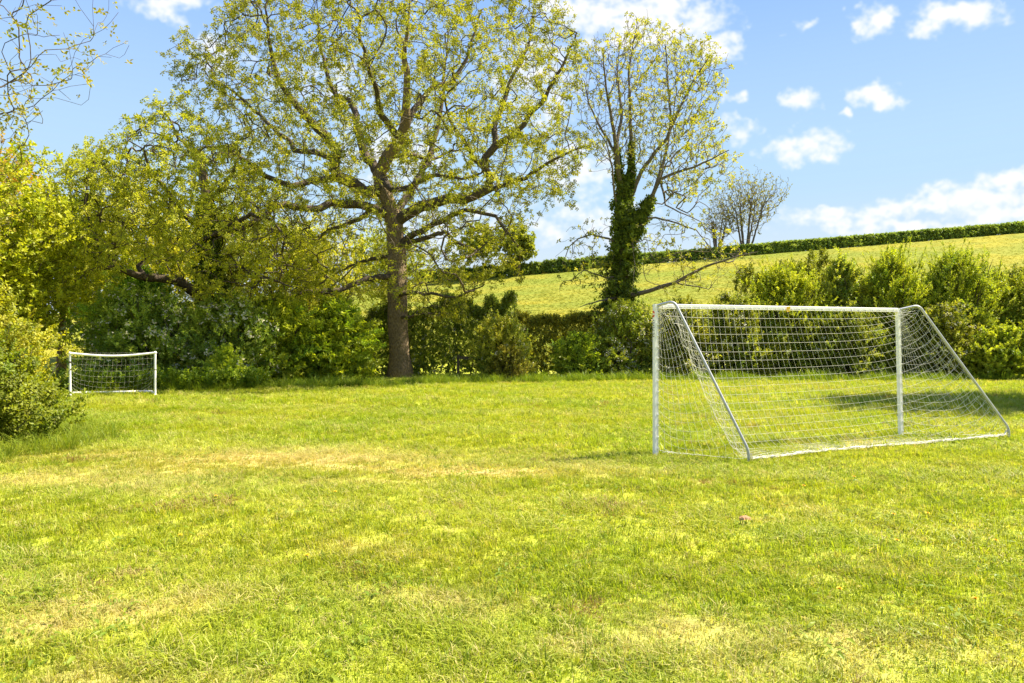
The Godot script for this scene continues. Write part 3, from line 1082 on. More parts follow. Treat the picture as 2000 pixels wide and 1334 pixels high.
	var sy := [
		[[[1216, 380], [1208, 336], [1204, 288], [1196, 240], [1187, 190], [1180, 140], [1178, 95]], -1.5, 0.125, 0.02],
		[[[1216, 390], [1234, 340], [1232, 269], [1230, 206], [1228, 144], [1236, 90], [1245, 45]], 0.5, 0.12, 0.02],
		[[[1218, 420], [1252, 336], [1278, 300], [1302, 272], [1328, 211], [1350, 165], [1385, 110]], -1.0, 0.12, 0.02],
		[[[1220, 470], [1252, 425], [1271, 392], [1290, 350], [1320, 337], [1357, 326], [1390, 310], [1424, 293]], -2.0, 0.12, 0.02],
		[[[1271, 392], [1292, 330], [1305, 280], [1310, 230], [1305, 160], [1300, 90]], 1.5, 0.085, 0.02],
		[[[1206, 300], [1170, 245], [1150, 200], [1142, 160]], 1.2, 0.07, 0.02],
		[[[1205, 290], [1215, 220], [1206, 150], [1210, 80]], 2.0, 0.09, 0.02],
		[[[1216, 440], [1200, 380], [1196, 330], [1185, 280], [1165, 250]], -1.5, 0.06, 0.02],
		[[[1214, 575], [1256, 571], [1319, 552], [1362, 528], [1395, 514], [1448, 499], [1480, 492]], -3.5, 0.12, 0.02],
		[[[1319, 552], [1350, 558], [1385, 565], [1400, 545]], -0.8, 0.04, 0.012],
		[[[1216, 480], [1189, 466], [1155, 458], [1130, 466], [1112, 482], [1098, 515]], -1.5, 0.06, 0.012],
		[[[1214, 545], [1184, 542], [1141, 528], [1118, 545]], -1.2, 0.05, 0.012],
		[[[1214, 590], [1189, 584], [1160, 590], [1132, 600]], -1.6, 0.06, 0.015],
		[[[1222, 430], [1280, 425], [1320, 435], [1360, 450], [1395, 490]], -2.2, 0.06, 0.012],
		[[[1290, 352], [1300, 400], [1340, 420], [1385, 440]], -1.5, 0.05, 0.012],
		[[[1218, 420], [1235, 470], [1240, 520], [1235, 565]], -1.6, 0.03, 0.01]]
	for l in sy:
		var w0 := Vector2(l[0][0][0], l[0][0][1])
		var best := 0
		var cost := 1e9
		for k in sk.pos.size():
			var q := sk.pos[k]
			var d := Vector2(1000.0 + FOCAL * q.x / -q.z, 667.0 - FOCAL * (q.y - EYE) / -q.z).distance_to(w0)
			if d < cost: cost = d; best = k
		var pts := limb(l[0], -sk.pos[best].z, l[1])
		pts[0] = sk.pos[best]
		sk.line(pts, best, l[2], l[3], 0.3, rng, 0.02)
	outline = PackedVector2Array([Vector2(1135, 190), Vector2(1132, 110), Vector2(1160, 75), Vector2(1215, 55), Vector2(1245, 22), Vector2(1300, 55), Vector2(1340, 75), Vector2(1395, 90), Vector2(1425, 135), Vector2(1395, 200), Vector2(1405, 250), Vector2(1432, 310), Vector2(1425, 350), Vector2(1370, 385), Vector2(1310, 400), Vector2(1270, 350), Vector2(1235, 320), Vector2(1200, 330), Vector2(1165, 320), Vector2(1140, 250)])
	sk.grow(in_outline(outline, 2500, z, 3.8, Vector2(1275, 210), Vector2(170, 205), rng), 0.3, 0.035, rng, 0.3, 0.75)
	outline = PackedVector2Array([Vector2(1270, 420), Vector2(1400, 420), Vector2(1470, 490), Vector2(1430, 560), Vector2(1290, 560), Vector2(1240, 480)])
	sk.grow(in_outline(outline, 430, z - 1.5, 1.8, Vector2(1350, 490), Vector2(130, 90), rng), 0.25, 0.07, rng, 0.0)
	outline = PackedVector2Array([Vector2(1190, 420), Vector2(1200, 560), Vector2(1100, 560), Vector2(1100, 480), Vector2(1150, 430)])
	sk.grow(in_outline(outline, 190, z - 0.7, 1.2, Vector2(1150, 490), Vector2(60, 80), rng), 0.25, 0.06, rng, 0.0)
	r = sk.radii(0.0075, 2.4)
	wood(syc, sk, r, bark_grey, 0.05, base)
	var top_y := pix(0, 400, z).y
	var keep := func(p: Vector3) -> float:
		if p.y < top_y: return 0.45
		return 0.4 + 0.6 * clampf((p.x - 4.5) / 3.0, 0.0, 1.0)
	scattered("crown", leaves_on(sk, r, base, rng, 0.011, 0.75, 0.09, 0.95, Color(0.28, 0.315, 0.0385), Color(0.473, 0.438, 0.0525), keep), rosette(402, 6, 0.12, 0.075), leaf_mat, syc)
	var ivy := rosette(403, 7, 0.12, 0.10)
	ivy_on(syc, [pix(1206, 640, z), pix(1212, 580, z), pix(1216, 520, z), pix(1218, 460, z), pix(1220, 400, z), pix(1228, 345, z)], [1.05, 0.85, 0.70, 0.62, 0.5, 0.15], 4200, rng, ivy)
	ivy_on(syc, [pix(1220, 400, z), pix(1209, 340, z - 0.1), pix(1204, 285, z - 0.3)], [0.34, 0.2, 0.1], 420, rng, ivy)
	ivy_on(syc, [pix(1222, 390, z), pix(1234, 340, z), pix(1233, 280, z)], [0.3, 0.18, 0.09], 380, rng, ivy)
	ivy_on(syc, [pix(1224, 470, z - 0.3), pix(1252, 425, z - 0.4), pix(1272, 385, z - 0.6)], [0.5, 0.42, 0.16], 900, rng, ivy)

	# ---- the second oak with its long crooked low limb
	z = 27.0
	base = pix(424, 750, z); base.y = 0.0
	var oak2 := thing("oak_tree", "ivy-grown oak with one long crooked limb reaching low over the hawthorns", "tree", base)
	sk = Skel.new()
	sk.cell = 0.9
	sk.line([base + Vector3(0, -0.2, 0), pix(421, 690, z), pix(418, 620, z), pix(414, 560, z), pix(410, 470, z), pix(404, 400, z), pix(398, 350, z), pix(392, 300, z)], -1, 0.36, 0.14, 0.4, rng, 0.03)
	var o2 := [
		[[[416, 600], [397, 580], [372, 564], [351, 552], [307, 543], [289, 543], [261, 539], [242, 527], [217, 521], [205, 524], [168, 530]], -3.6, 0.21, 0.05],
		[[[217, 521], [222, 502], [203, 490], [191, 474], [178, 440], [166, 400], [172, 350]], 0.3, 0.075, 0.02],
		[[[289, 543], [267, 520], [295, 499], [326, 499], [345, 470]], 1.5, 0.09, 0.02],
		[[[203, 490], [230, 470], [240, 440], [228, 405], [235, 370]], 1.0, 0.07, 0.02],
		[[[408, 450], [370, 430], [340, 400], [320, 360], [290, 330], [280, 290]], -3.0, 0.12, 0.025],
		[[[404, 400], [430, 370], [460, 330], [470, 290]], -2.0, 0.10, 0.025],
		[[[410, 470], [450, 440], [490, 420], [530, 430], [560, 470]], -3.0, 0.10, 0.025],
		[[[398, 350], [380, 300], [350, 270], [330, 230]], 1.5, 0.10, 0.025],
		[[[412, 520], [460, 520], [510, 540], [570, 560]], -2.5, 0.09, 0.02]]
	for l in o2:
		var w0 := Vector2(l[0][0][0], l[0][0][1])
		var best := 0
		var cost := 1e9
		for k in sk.pos.size():
			var q := sk.pos[k]
			var d := Vector2(1000.0 + FOCAL * q.x / -q.z, 667.0 - FOCAL * (q.y - EYE) / -q.z).distance_to(w0)
			if d < cost: cost = d; best = k
		var pts := limb(l[0], -sk.pos[best].z, l[1])
		pts[0] = sk.pos[best]
		sk.line(pts, best, l[2] * 1.18, l[3] * 1.25, 0.3, rng, 0.045)
	outline = PackedVector2Array([Vector2(140, 500), Vector2(150, 420), Vector2(140, 330), Vector2(170, 285), Vector2(215, 265), Vector2(245, 240), Vector2(290, 222), Vector2(310, 188), Vector2(360, 200), Vector2(420, 240), Vector2(450, 290), Vector2(520, 330), Vector2(570, 420), Vector2(630, 480), Vector2(650, 560), Vector2(560, 600), Vector2(440, 590), Vector2(330, 570), Vector2(310, 500), Vector2(250, 480), Vector2(230, 500), Vector2(170, 520)])
	sk.grow(in_outline(outline, 2000, z - 0.6, 4.6, Vector2(385, 400), Vector2(270, 220), rng), 0.27, 0.09, rng, 0.1)
	outline = PackedVector2Array([Vector2(75, 520), Vector2(70, 400), Vector2(120, 310), Vector2(220, 300), Vector2(330, 350), Vector2(340, 520), Vector2(260, 500), Vector2(215, 560), Vector2(110, 570)])
	sk.grow(in_outline(outline, 520, z - 3.4, 1.9, Vector2(205, 430), Vector2(150, 140), rng), 0.26, 0.09, rng, 0.1)
	r = sk.radii(0.008, 2.35)
	wood(oak2, sk, r, bark, 0.055, base)
	scattered("crown", leaves_on(sk, r, base, rng, 0.0125, 1.9, 0.10, 0.88, Color(0.35, 0.38, 0.03), Color(0.56, 0.54, 0.045)), oak_leaf, leaf_mat, oak2)
	ivy_on(oak2, [pix(420, 720, z), pix(417, 620, z), pix(413, 540, z), pix(408, 450, z), pix(402, 390, z)], [0.5, 0.55, 0.55, 0.42, 0.22], 2600, rng, ivy)

	# ---- woodland behind
	var mid_leaf := sprig(404, 0.3, 9, 0.13, 0.09)
	var wood_trees := [
		["field_maple", "broad yellow-green maple filling the gap behind the oak trunk", pix(600, 667, 44), 9.0, Vector3(4.4, 4.2, 3.5), Color(0.411, 0.453, 0.0429), Color(0.669, 0.619, 0.0476), 1300, 51],
		["field_maple", "pale yellow maple behind the long crooked limb of the second oak", pix(270, 667, 38), 10.2, Vector3(4.6, 5.0, 3.5), Color(0.431, 0.476, 0.0476), Color(0.735, 0.667, 0.0572), 1500, 52],
		["field_maple", "bright lime-green maple hanging over the small goal", pix(-60, 667, 21.5), 7.9, Vector3(3.7, 3.7, 2.8), Color(0.315, 0.377, 0.0246), Color(0.529, 0.528, 0.0317), 1700, 53],
		["copper_tree", "tree with coppery young leaves topping the lime-green maple", pix(-40, 667, 30), 11.0, Vector3(2.7, 3.8, 2.6), Color(0.473, 0.297, 0.035), Color(0.595, 0.42, 0.0525), 900, 54],
		["field_maple", "lime-green maple between the copper tree and the second oak", pix(120, 667, 29), 8.6, Vector3(3.2, 3.9, 2.8), Color(0.411, 0.476, 0.0334), Color(0.713, 0.691, 0.0429), 1400, 55],
		["woodland_tree", "dull green tree standing behind the second oak's ivy trunk", pix(420, 667, 48), 11.5, Vector3(4.6, 5.3, 4.0), Color(0.28, 0.357, 0.0381), Color(0.519, 0.512, 0.0523), 1200, 56],
		["woodland_tree", "olive tree behind the oak trunk with the meadow beside it", pix(760, 667, 50), 8.2, Vector3(3.8, 3.6, 3.4), Color(0.302, 0.381, 0.0429), Color(0.562, 0.549, 0.0523), 900, 57]]
	for w in wood_trees:
		var b: Vector3 = w[2]
		b.y = ground_y(b.x, b.z) if b.z < -33.0 else 0.0
		var h: float = w[3]
		var rad: Vector3 = w[4]
		simple_tree(w[0], w[1], b, h * 0.25, 0.2, [[Vector3(0, h - rad.y, 0), rad, 1.0]], w[7], mid_leaf, 1.5, 1.0, w[5], w[6], w[8], 0.08)
	# ---- trees just outside the frame whose branches reach in
	var bud := rosette(405, 5, 0.085, 0.05)
	simple_tree("overhanging_tree", "tree with bare arching twigs and opening buds reaching in above the maples", Vector3(-12.6, 0, -13.4), 2.5, 0.22,
		[[Vector3(0, 7.6, 0), Vector3(4.7, 4.6, 3.4), 1.0]], 2000, bud, 0.6, 1.0, Color(0.27, 0.30, 0.035), Color(0.42, 0.34, 0.04), 61, 0.05, bark, 3, 0.0045, 0.011)
	simple_tree("shade_tree", "tree beside the pitch with one leafy tip reaching into the sky", Vector3(19.3, 0, -19.6), 2.8, 0.24,
		[[Vector3(0, 9.6, 0), Vector3(4.5, 4.4, 4.2), 1.0]], 1500, mid_leaf, 1.6, 1.0, Color(0.21, 0.245, 0.0315), Color(0.35, 0.333, 0.0438), 62, 0.08)


func build_shrubs() -> void:
	var small := sprig(501, 0.30, 12, 0.095, 0.062)
	var broad := sprig(502, 0.34, 10, 0.13, 0.10)
	var spray := sprig(503, 0.40, 12, 0.12, 0.075, 0.9)
	var tiny := sprig(504, 0.20, 12, 0.055, 0.04, 0.0, true)
	# beside the small goal
	shrub("maple_bush", "bright young maple bush spilling over the pitch edge in tall grass", Vector3(-8.35, 0, -10.3), 1.3, 1.3, 1.6, 3700, tiny, 1.0, Color(0.15, 0.215, 0.018), Color(0.315, 0.335, 0.024), 601, 26, 0.45)
	shrub("maple_bush", "taller yellow-green bush between the near bush and the small goal", Vector3(-12.3, 0, -15.2), 1.75, 1.5, 2.9, 3400, tiny, 1.35, Color(0.268, 0.316, 0.0268), Color(0.535, 0.487, 0.0344), 602, 20, 0.5)
	shrub("hawthorn_bush", "white-flowering hawthorn behind the small goal", Vector3(-13.0, 0, -23.8), 2.4, 1.5, 3.4, 3000, small, 1.0, Color(0.211, 0.326, 0.0498), Color(0.498, 0.593, 0.0765), 603, 20, 0.5, 900)
	shrub("hawthorn_bush", "white-flowering hawthorn at the foot of the second oak", Vector3(-10.2, 0, -24.6), 1.9, 1.5, 3.4, 2600, small, 1.0, Color(0.23, 0.345, 0.0498), Color(0.536, 0.613, 0.0765), 604, 18, 0.5, 700)
	shrub("laurel_bush", "dark glossy bush under the long crooked oak limb", Vector3(-14.6, 0, -26.8), 2.4, 1.4, 4.3, 2200, broad, 1.0, Color(0.165, 0.314, 0.0478), Color(0.478, 0.624, 0.0735), 605, 10, 0.4)
	shrub("laurel_bush", "olive tangle of twigs and leaves below the crooked limb's elbow", Vector3(-11.8, 0, -28.4), 2.0, 1.4, 4.6, 1900, small, 1.0, Color(0.367, 0.367, 0.092), Color(0.699, 0.624, 0.11), 606, 12, 0.5)
	shrub("hornbeam_bush", "deep green layered bush beside the second oak", Vector3(-8.9, 0, -26.0), 2.0, 1.5, 3.3, 2500, spray, 1.0, Color(0.22, 0.338, 0.0276), Color(0.597, 0.613, 0.0429), 607, 10, 0.4, 0, "shrub", 0.7)
	shrub("hornbeam_bush", "deep green layered bush nearest to the big oak trunk", Vector3(-7.0, 0, -26.9), 1.6, 1.4, 3.2, 2300, spray, 1.0, Color(0.199, 0.323, 0.0276), Color(0.557, 0.583, 0.0429), 608, 10, 0.4, 0, "shrub", 0.7)
	shrub("sapling_bush", "small fresh green sapling at the edge of the grass between hawthorn and hornbeam", Vector3(-9.75, 0, -23.2), 0.6, 0.5, 1.25, 420, spray, 0.8, Color(0.294, 0.416, 0.0343), Color(0.559, 0.613, 0.049), 609, 5, 0.25)
	hedge("field_hedge", "dark overgrown field hedge behind the big oak trunk", [Vector3(-8.5, 0, -32.0), Vector3(-4.0, 0, -32.3), Vector3(0.2, 0, -32.2)], 1.6, 2.6, 8200, small, 1.0, Color(0.165, 0.247, 0.0429), Color(0.463, 0.512, 0.0662), 610, 0.3, null, 0.2, 600)
	shrub("hawthorn_bush", "loose straggling bush hiding the end of the broken fence", Vector3(-0.35, 0, -29.0), 1.3, 1.0, 2.5, 1500, small, 1.0, Color(0.245, 0.323, 0.046), Color(0.613, 0.583, 0.0766), 611, 16, 0.6, 60)
	shrub("golden_bush", "low bush with golden leaves beside the broken fence", Vector3(-0.1, 0, -28.0), 0.75, 0.6, 1.25, 480, small, 0.9, Color(0.24, 0.24, 0.03), Color(0.46, 0.40, 0.06), 612, 6, 0.3)
	hedge("clipped_hedge", "flat-topped clipped hedge with bare stems below the meadow", [Vector3(0.2, 0, -32.0), Vector3(3.0, 0, -32.0), Vector3(6.0, 0, -32.0)], 1.4, 2.65, 6000, small, 0.9, Color(0.229, 0.261, 0.0398), Color(0.643, 0.568, 0.0612), 613, 0.05, null, 0.45)
	shrub("leafy_bush", "low green bush in front of the clipped hedge", Vector3(2.9, 0, -29.4), 1.05, 0.8, 1.75, 950, spray, 0.9, Color(0.196, 0.307, 0.0294), Color(0.441, 0.49, 0.0441), 614, 8, 0.3)
	shrub("hawthorn_bush", "flowering hawthorn around the foot of the ivy-clad tree", Vector3(4.9, 0, -30.2), 1.75, 1.4, 3.3, 2400, small, 1.0, Color(0.2, 0.29, 0.0398), Color(0.52, 0.551, 0.0612), 615, 18, 0.5, 480)
	shrub("hawthorn_bush", "creamy flowering hawthorn seen through the side net of the large goal", Vector3(7.3, 0, -29.9), 1.6, 1.3, 3.4, 2200, small, 1.0, Color(0.183, 0.245, 0.0318), Color(0.49, 0.477, 0.0539), 616, 18, 0.5, 480)
	shrub("hazel_bush", "mixed green bush behind the middle of the large goal net", Vector3(9.9, 0, -30.2), 1.9, 1.3, 3.5, 2700, small, 1.0, Color(0.171, 0.245, 0.0294), Color(0.49, 0.49, 0.049), 617, 50, 0.6, 160)
	shrub("hazel_bush", "tall yellow-green bush of upright shoots beside the dark sapling", Vector3(12.5, 0, -31.0), 2.4, 1.4, 5.0, 3700, small, 1.0, Color(0.253, 0.345, 0.0308), Color(0.611, 0.63, 0.0475), 618, 90, 0.95)
	shrub("sycamore_sapling", "dark broad-leaved sapling rising between two yellow-green bushes", Vector3(15.1, 0, -31.0), 1.15, 0.9, 5.4, 1700, broad, 1.0, Color(0.182, 0.265, 0.0497), Color(0.562, 0.547, 0.0828), 619, 8, 0.4, 0, "sapling")
	shrub("hazel_bush", "tallest yellow-green bush of upright shoots above the goal post", Vector3(17.2, 0, -31.0), 2.0, 1.4, 5.7, 3800, small, 1.0, Color(0.232, 0.333, 0.0308), Color(0.59, 0.618, 0.0475), 620, 90, 0.95)
	shrub("hazel_bush", "wide leafy bush of upright shoots behind the goal's sloping rear pole", Vector3(20.2, 0, -31.0), 2.4, 1.5, 5.7, 4200, small, 1.0, Color(0.211, 0.308, 0.0308), Color(0.548, 0.583, 0.0475), 621, 100, 0.9)
	shrub("hazel_bush", "olive bush closing the row beyond the goal's sloping rear pole", Vector3(23.5, 0, -31.0), 2.4, 1.5, 4.6, 3200, small, 1.0, Color(0.211, 0.285, 0.0308), Color(0.485, 0.51, 0.0475), 622, 70, 0.8)
	hedge("hedgerow", "tangled fresh green hedgerow joining the bushes behind the large goal", [Vector3(10.8, 0, -32.6), Vector3(18.0, 0, -32.5), Vector3(27.0, 0, -32.4)], 1.8, 4.5, 7500, small, 1.05, Color(0.13, 0.165, 0.02), Color(0.34, 0.36, 0.03), 630, 0.16, null, 0.0, 200)
	shrub("hazel_bush", "dense dark-hearted bush behind the white goal post", Vector3(14.6, 0, -29.6), 1.9, 1.1, 2.9, 2300, small, 1.0, Color(0.16, 0.232, 0.0294), Color(0.441, 0.454, 0.049), 623, 10, 0.4, 40)
	shrub("hawthorn_bush", "hawthorn with patches of white flowers behind the low rounded bush", Vector3(18.6, 0, -29.5), 1.7, 1.1, 3.1, 2100, small, 1.0, Color(0.183, 0.245, 0.0318), Color(0.49, 0.477, 0.0539), 624, 14, 0.4, 420)
	shrub("leafy_bush", "low rounded fresh green bush at the pitch edge by the hawthorn", Vector3(20.4, 0, -28.4), 1.5, 0.9, 2.1, 1500, broad, 0.85, Color(0.192, 0.281, 0.0294), Color(0.499, 0.514, 0.0441), 625, 8, 0.3)
	shrub("leafy_bush", "fresh green bush joining the low rounded one at the pitch edge", Vector3(23.0, 0, -28.6), 1.7, 1.0, 2.9, 1600, broad, 0.85, Color(0.192, 0.27, 0.0294), Color(0.499, 0.49, 0.0441), 626, 8, 0.3)


func build_main_goal() -> void:
	var lb := Vector3(2.03, 0, -9.65)
	var rb := Vector3(6.57, 0, -11.53)
	var lt := Vector3(2.03, 2.13, -9.65)
	var rt := Vector3(6.50, 2.16, -11.50)
	var lf := Vector3(3.105, 0, -8.96)
	var rf := Vector3(8.21, 0, -11.28)
	var goal := thing("football_goal", "large white football goal with a sagging net and grey rear poles", "goal", lb)
	var o := lb
	var back := Vector3(0.38, 0, 0.925)
	part("post", channel(lb - o + Vector3(0, -0.05, 0), lt - o, back), white_paint, goal)
	part("post", channel(rb - o + Vector3(0, -0.05, 0), rt - o, back), white_paint, goal)
	var ax := (rt - lt).normalized()
	var bar := part("crossbar", channel(lt - o + Vector3(0, -0.031, 0) + ax * 0.033, rt - o + Vector3(0, -0.031, 0) - ax * 0.033, back + Vector3(0, 0.02, 0)), white_paint, goal)
	# net clips across the groove
	var clip := BoxMesh.new(); clip.size = Vector3(0.030, 0.014, 0.012)
	var clip_bar := BoxMesh.new(); clip_bar.size = Vector3(0.014, 0.030, 0.012)
	var yaw := atan2(back.x, back.z)
	for e in [[lb, lt], [rb, rt]]:
		for k in 13:
			var c := part("net_clip", clip, white_paint, goal, Vector3(e[0]).lerp(e[1], (k + 0.6) / 13.4) - o + back * 0.0305 + ax * 0.0170)
			c.rotation.y = yaw
	for k in 30:
		var c := part("net_clip", clip_bar, white_paint, goal, lt.lerp(rt, (k + 0.7) / 30.5) - o + back * 0.0305 + Vector3(0, -0.048, 0))
		c.rotation.y = yaw
	# grey tube stays
	for e in [[lt, lf, 0.27], [rt, rf, 0.33]]:
		var d: Vector3 = (e[1] - e[0]); d.y = 0.0; d = d.normalized()
		var a: Vector3 = e[0] + d * 0.035 + Vector3(0, -0.02, 0)
		var b: Vector3 = e[0] + d * e[2] + Vector3(0, 0.035 if e[2] < 0.3 else 0.05, 0)
		var f: Vector3 = e[1] + Vector3(0, -0.03, 0)
		var knee: Vector3 = f + Vector3(0, 0.19, 0) + d * 0.005
		var pts := bent([a - o, b - o, knee - o, f - o], 0.09)
		part("rear_pole", pipe(pts, 0.0195), steel, goal)
	# net
	var rows := 24
	var lp := along([lt + back * 0.05 + Vector3(0, -0.06, 0), lt + (lf - lt) * Vector3(1, 0, 1) * 0.21 + Vector3(0, 0.01, 0), lf + Vector3(0.03, 0.12, 0.0)], rows)
	var rp := along([rt + back * 0.05 + Vector3(0, -0.06, 0), rt + (rf - rt) * Vector3(1, 0, 1) * 0.19 + Vector3(0, 0.02, 0), rf + Vector3(-0.02, 0.12, 0.0)], rows)
	for k in rows:
		lp[k] -= o; rp[k] -= o
	# the upper edge hangs from the crossbar
	var s := Soup.new()
	var sheet := net_panel(lp, rp, true, 3, 1, 1.055, 1.05, 300)
	net_mesh(s, sheet, 0.0018)
	var post_l := along([lt + ax * 0.05 + back * 0.03 + Vector3(0, -0.06, 0), lb + ax * 0.05 + back * 0.03 + Vector3(0, 0.06, 0)], 19)
	var post_r := along([rt + back * 0.05 + Vector3(0, -0.06, 0), rb + back * 0.05 + Vector3(0, 0.06, 0)], 19)
	var stay_l := along([lt + (lf - lt) * Vector3(1, 0, 1) * 0.03, lt + (lf - lt) * Vector3(1, 0, 1) * 0.21, lf + Vector3(0, 0.08, 0)], 19)
	var stay_r := along([rt + (rf - rt) * Vector3(1, 0, 1) * 0.03, rt + (rf - rt) * Vector3(1, 0, 1) * 0.19, rf + Vector3(0, 0.08, 0)], 19)
	for q in [post_l, post_r, stay_l, stay_r]:
		for k in 19: q[k] -= o
	net_mesh(s, net_panel(post_l, stay_l, true, 1, 2, 1.05, 1.04, 200, Vector3.ZERO, 0.03), 0.0016)
	net_mesh(s, net_panel(post_r, stay_r, true, 1, 2, 1.05, 1.04, 200, Vector3.ZERO, 0.075), 0.0017)
	# the loose gathered hem on the grass
	var rng := RandomNumberGenerator.new(); rng.seed = 5
	var hem: Array = sheet[rows - 1]
	for k in 5:
		var pts := PackedVector3Array(); var rr := PackedFloat32Array()
		for c in hem.size():
			pts.append(hem[c] + Vector3(0, rng.randf_range(0.0, 0.03), rng.randf_range(-0.045, 0.045)))
			rr.append(0.0035)
		s.tube(pts, rr, 4)
	for k in 90:
		var c := rng.randi_range(1, hem.size() - 2)
		var a: Vector3 = hem[c] + Vector3(rng.randf_range(-0.06, 0.06), 0.01, rng.randf_range(-0.03, 0.03))
		var b := a + Vector3(rng.randf_range(-0.08, 0.08), rng.randf_range(-0.01, 0.05), rng.randf_range(-0.12, 0.10))
		s.tube(PackedVector3Array([a, (a + b) * 0.5 + Vector3(0, 0.02, 0), b]), PackedFloat32Array([0.003, 0.003, 0.002]), 4)
	# torn ends by the post's foot
	for k in 7:
		var a := Vector3(0.08 + 0.06 * k, 0.035, 0.06 + 0.035 * k + rng.randf_range(-0.02, 0.02))
		var b := a + Vector3(rng.randf_range(0.05, 0.2), rng.randf_range(-0.01, 0.02), rng.randf_range(-0.04, 0.05))
		s.tube(PackedVector3Array([a, (a + b) * 0.5 + Vector3(0, 0.015, 0), b]), PackedFloat32Array([0.0035, 0.003, 0.003]), 4)
	var net := part("net", s.mesh(), net_mat, goal)
	net.set_meta("kind", "stuff")
	# yellow tab hanging on the crossbar
	var yellow := StandardMaterial3D.new()
	yellow.albedo_color = Color(0.85, 0.52, 0.03).linear_to_srgb()
	yellow.roughness = 0.5
	var tab := BoxMesh.new(); tab.size = Vector3(0.062, 0.085, 0.004)
	var t := part("yellow_tab", tab, yellow, goal, pix(1537, 604, 10.55) - o + back * 0.03)
	t.rotation = Vector3(0.2, yaw, 0.08)
	# printed emblem and lettering strip on the post's outer side
	var red := StandardMaterial3D.new()
	red.albedo_color = Color(0.55, 0.09, 0.03).linear_to_srgb(); red.roughness = 0.5
	var black := StandardMaterial3D.new()
	black.albedo_color = Color(0.04, 0.035, 0.03).linear_to_srgb(); black.roughness = 0.5
	var em := Soup.new()
	var outer := -ax * 0.0327 - back * 0.002
	for k in 2:
		var c := lt - o + outer + Vector3(0, -0.115 - 0.055 * k, 0)
		em.box(c, back * 0.021, Vector3(0, 0.018, 0) + back * (0.012 if k else -0.012), -ax * 0.0012)
	part("printed_emblem", em.mesh(), red, goal)
	var le := Soup.new()
	for k in 7:
		var c := lt - o + outer + Vector3(0, -0.235 - 0.034 * k - (0.02 if k > 4 else 0.0), 0)
		le.box(c, back * 0.018, Vector3(0, 0.0045, 0), -ax * 0.0012)
		le.box(c + Vector3(0, 0.009, 0) + back * (0.014 if k % 2 else -0.014), back * 0.004, Vector3(0, 0.009, 0), -ax * 0.0012)
	part("printed_lettering", le.mesh(), black, goal).set_meta("kind", "stuff")


func build_small_goal() -> void:
	var l := pix(137, 778, 19.25); l.y = 0.0
	var r := pix(303, 774, 19.95); r.y = 0.0
	var h := 1.27
	var goal := thing("small_goal", "small white plastic goal with a sagging crossbar by the hawthorns", "goal", l)
	var d := Vector3(-0.62, 0, -0.95)
	var o := l
	var up := Vector3(0, h, 0)
	part("post", pipe(PackedVector3Array([Vector3(0, 0.0, 0), up]), 0.031), white_paint, goal)
	part("post", pipe(PackedVector3Array([r - o, r - o + up]), 0.031), white_paint, goal)
	var pts := PackedVector3Array()
	for k in 13:
		var t := k / 12.0
		pts.append(Vector3.ZERO.lerp(r - o, t) + up - Vector3(0, 0.085 * sin(PI * t), 0))
	part("crossbar", pipe(pts, 0.031), white_paint, goal)
	var joint := SphereMesh.new(); joint.radius = 0.046; joint.height = 0.092; joint.radial_segments = 14; joint.rings = 7
	for p in [up, r - o + up, Vector3(0, 0.036, 0), r - o + Vector3(0, 0.036, 0)]: part("corner_joint", joint, white_paint, goal, p)
	var bl := d; var br := r - o + d
	part("ground_bar", pipe(PackedVector3Array([Vector3(0, 0.075, 0), bl + Vector3(0, 0.075, 0)]), 0.034), white_paint, goal)
	part("ground_bar", pipe(PackedVector3Array([r - o + Vector3(0, 0.075, 0), br + Vector3(0, 0.075, 0)]), 0.034), white_paint, goal)
	part("ground_bar", pipe(PackedVector3Array([bl + Vector3(0, 0.075, 0), br + Vector3(0, 0.075, 0)]), 0.034), white_paint, goal)
	part("dark_joint_band", pipe(PackedVector3Array([up * 0.78, up * 0.82]), 0.033), twig_mat, goal)
	part("dark_joint_band", pipe(PackedVector3Array([r - o + up * 0.60, r - o + up * 0.62]), 0.033), twig_mat, goal)
	var rows := 11
	var s := Soup.new()
	net_mesh(s, net_panel(along([up, bl + Vector3(0, 0.05, 0)], rows), along([r - o + up, br + Vector3(0, 0.05, 0)], rows), true, 2, 2, 1.06, 1.05, 160), 0.0011)
	var net := part("net", s.mesh(), net_mat, goal)
	net.set_meta("kind", "stuff")


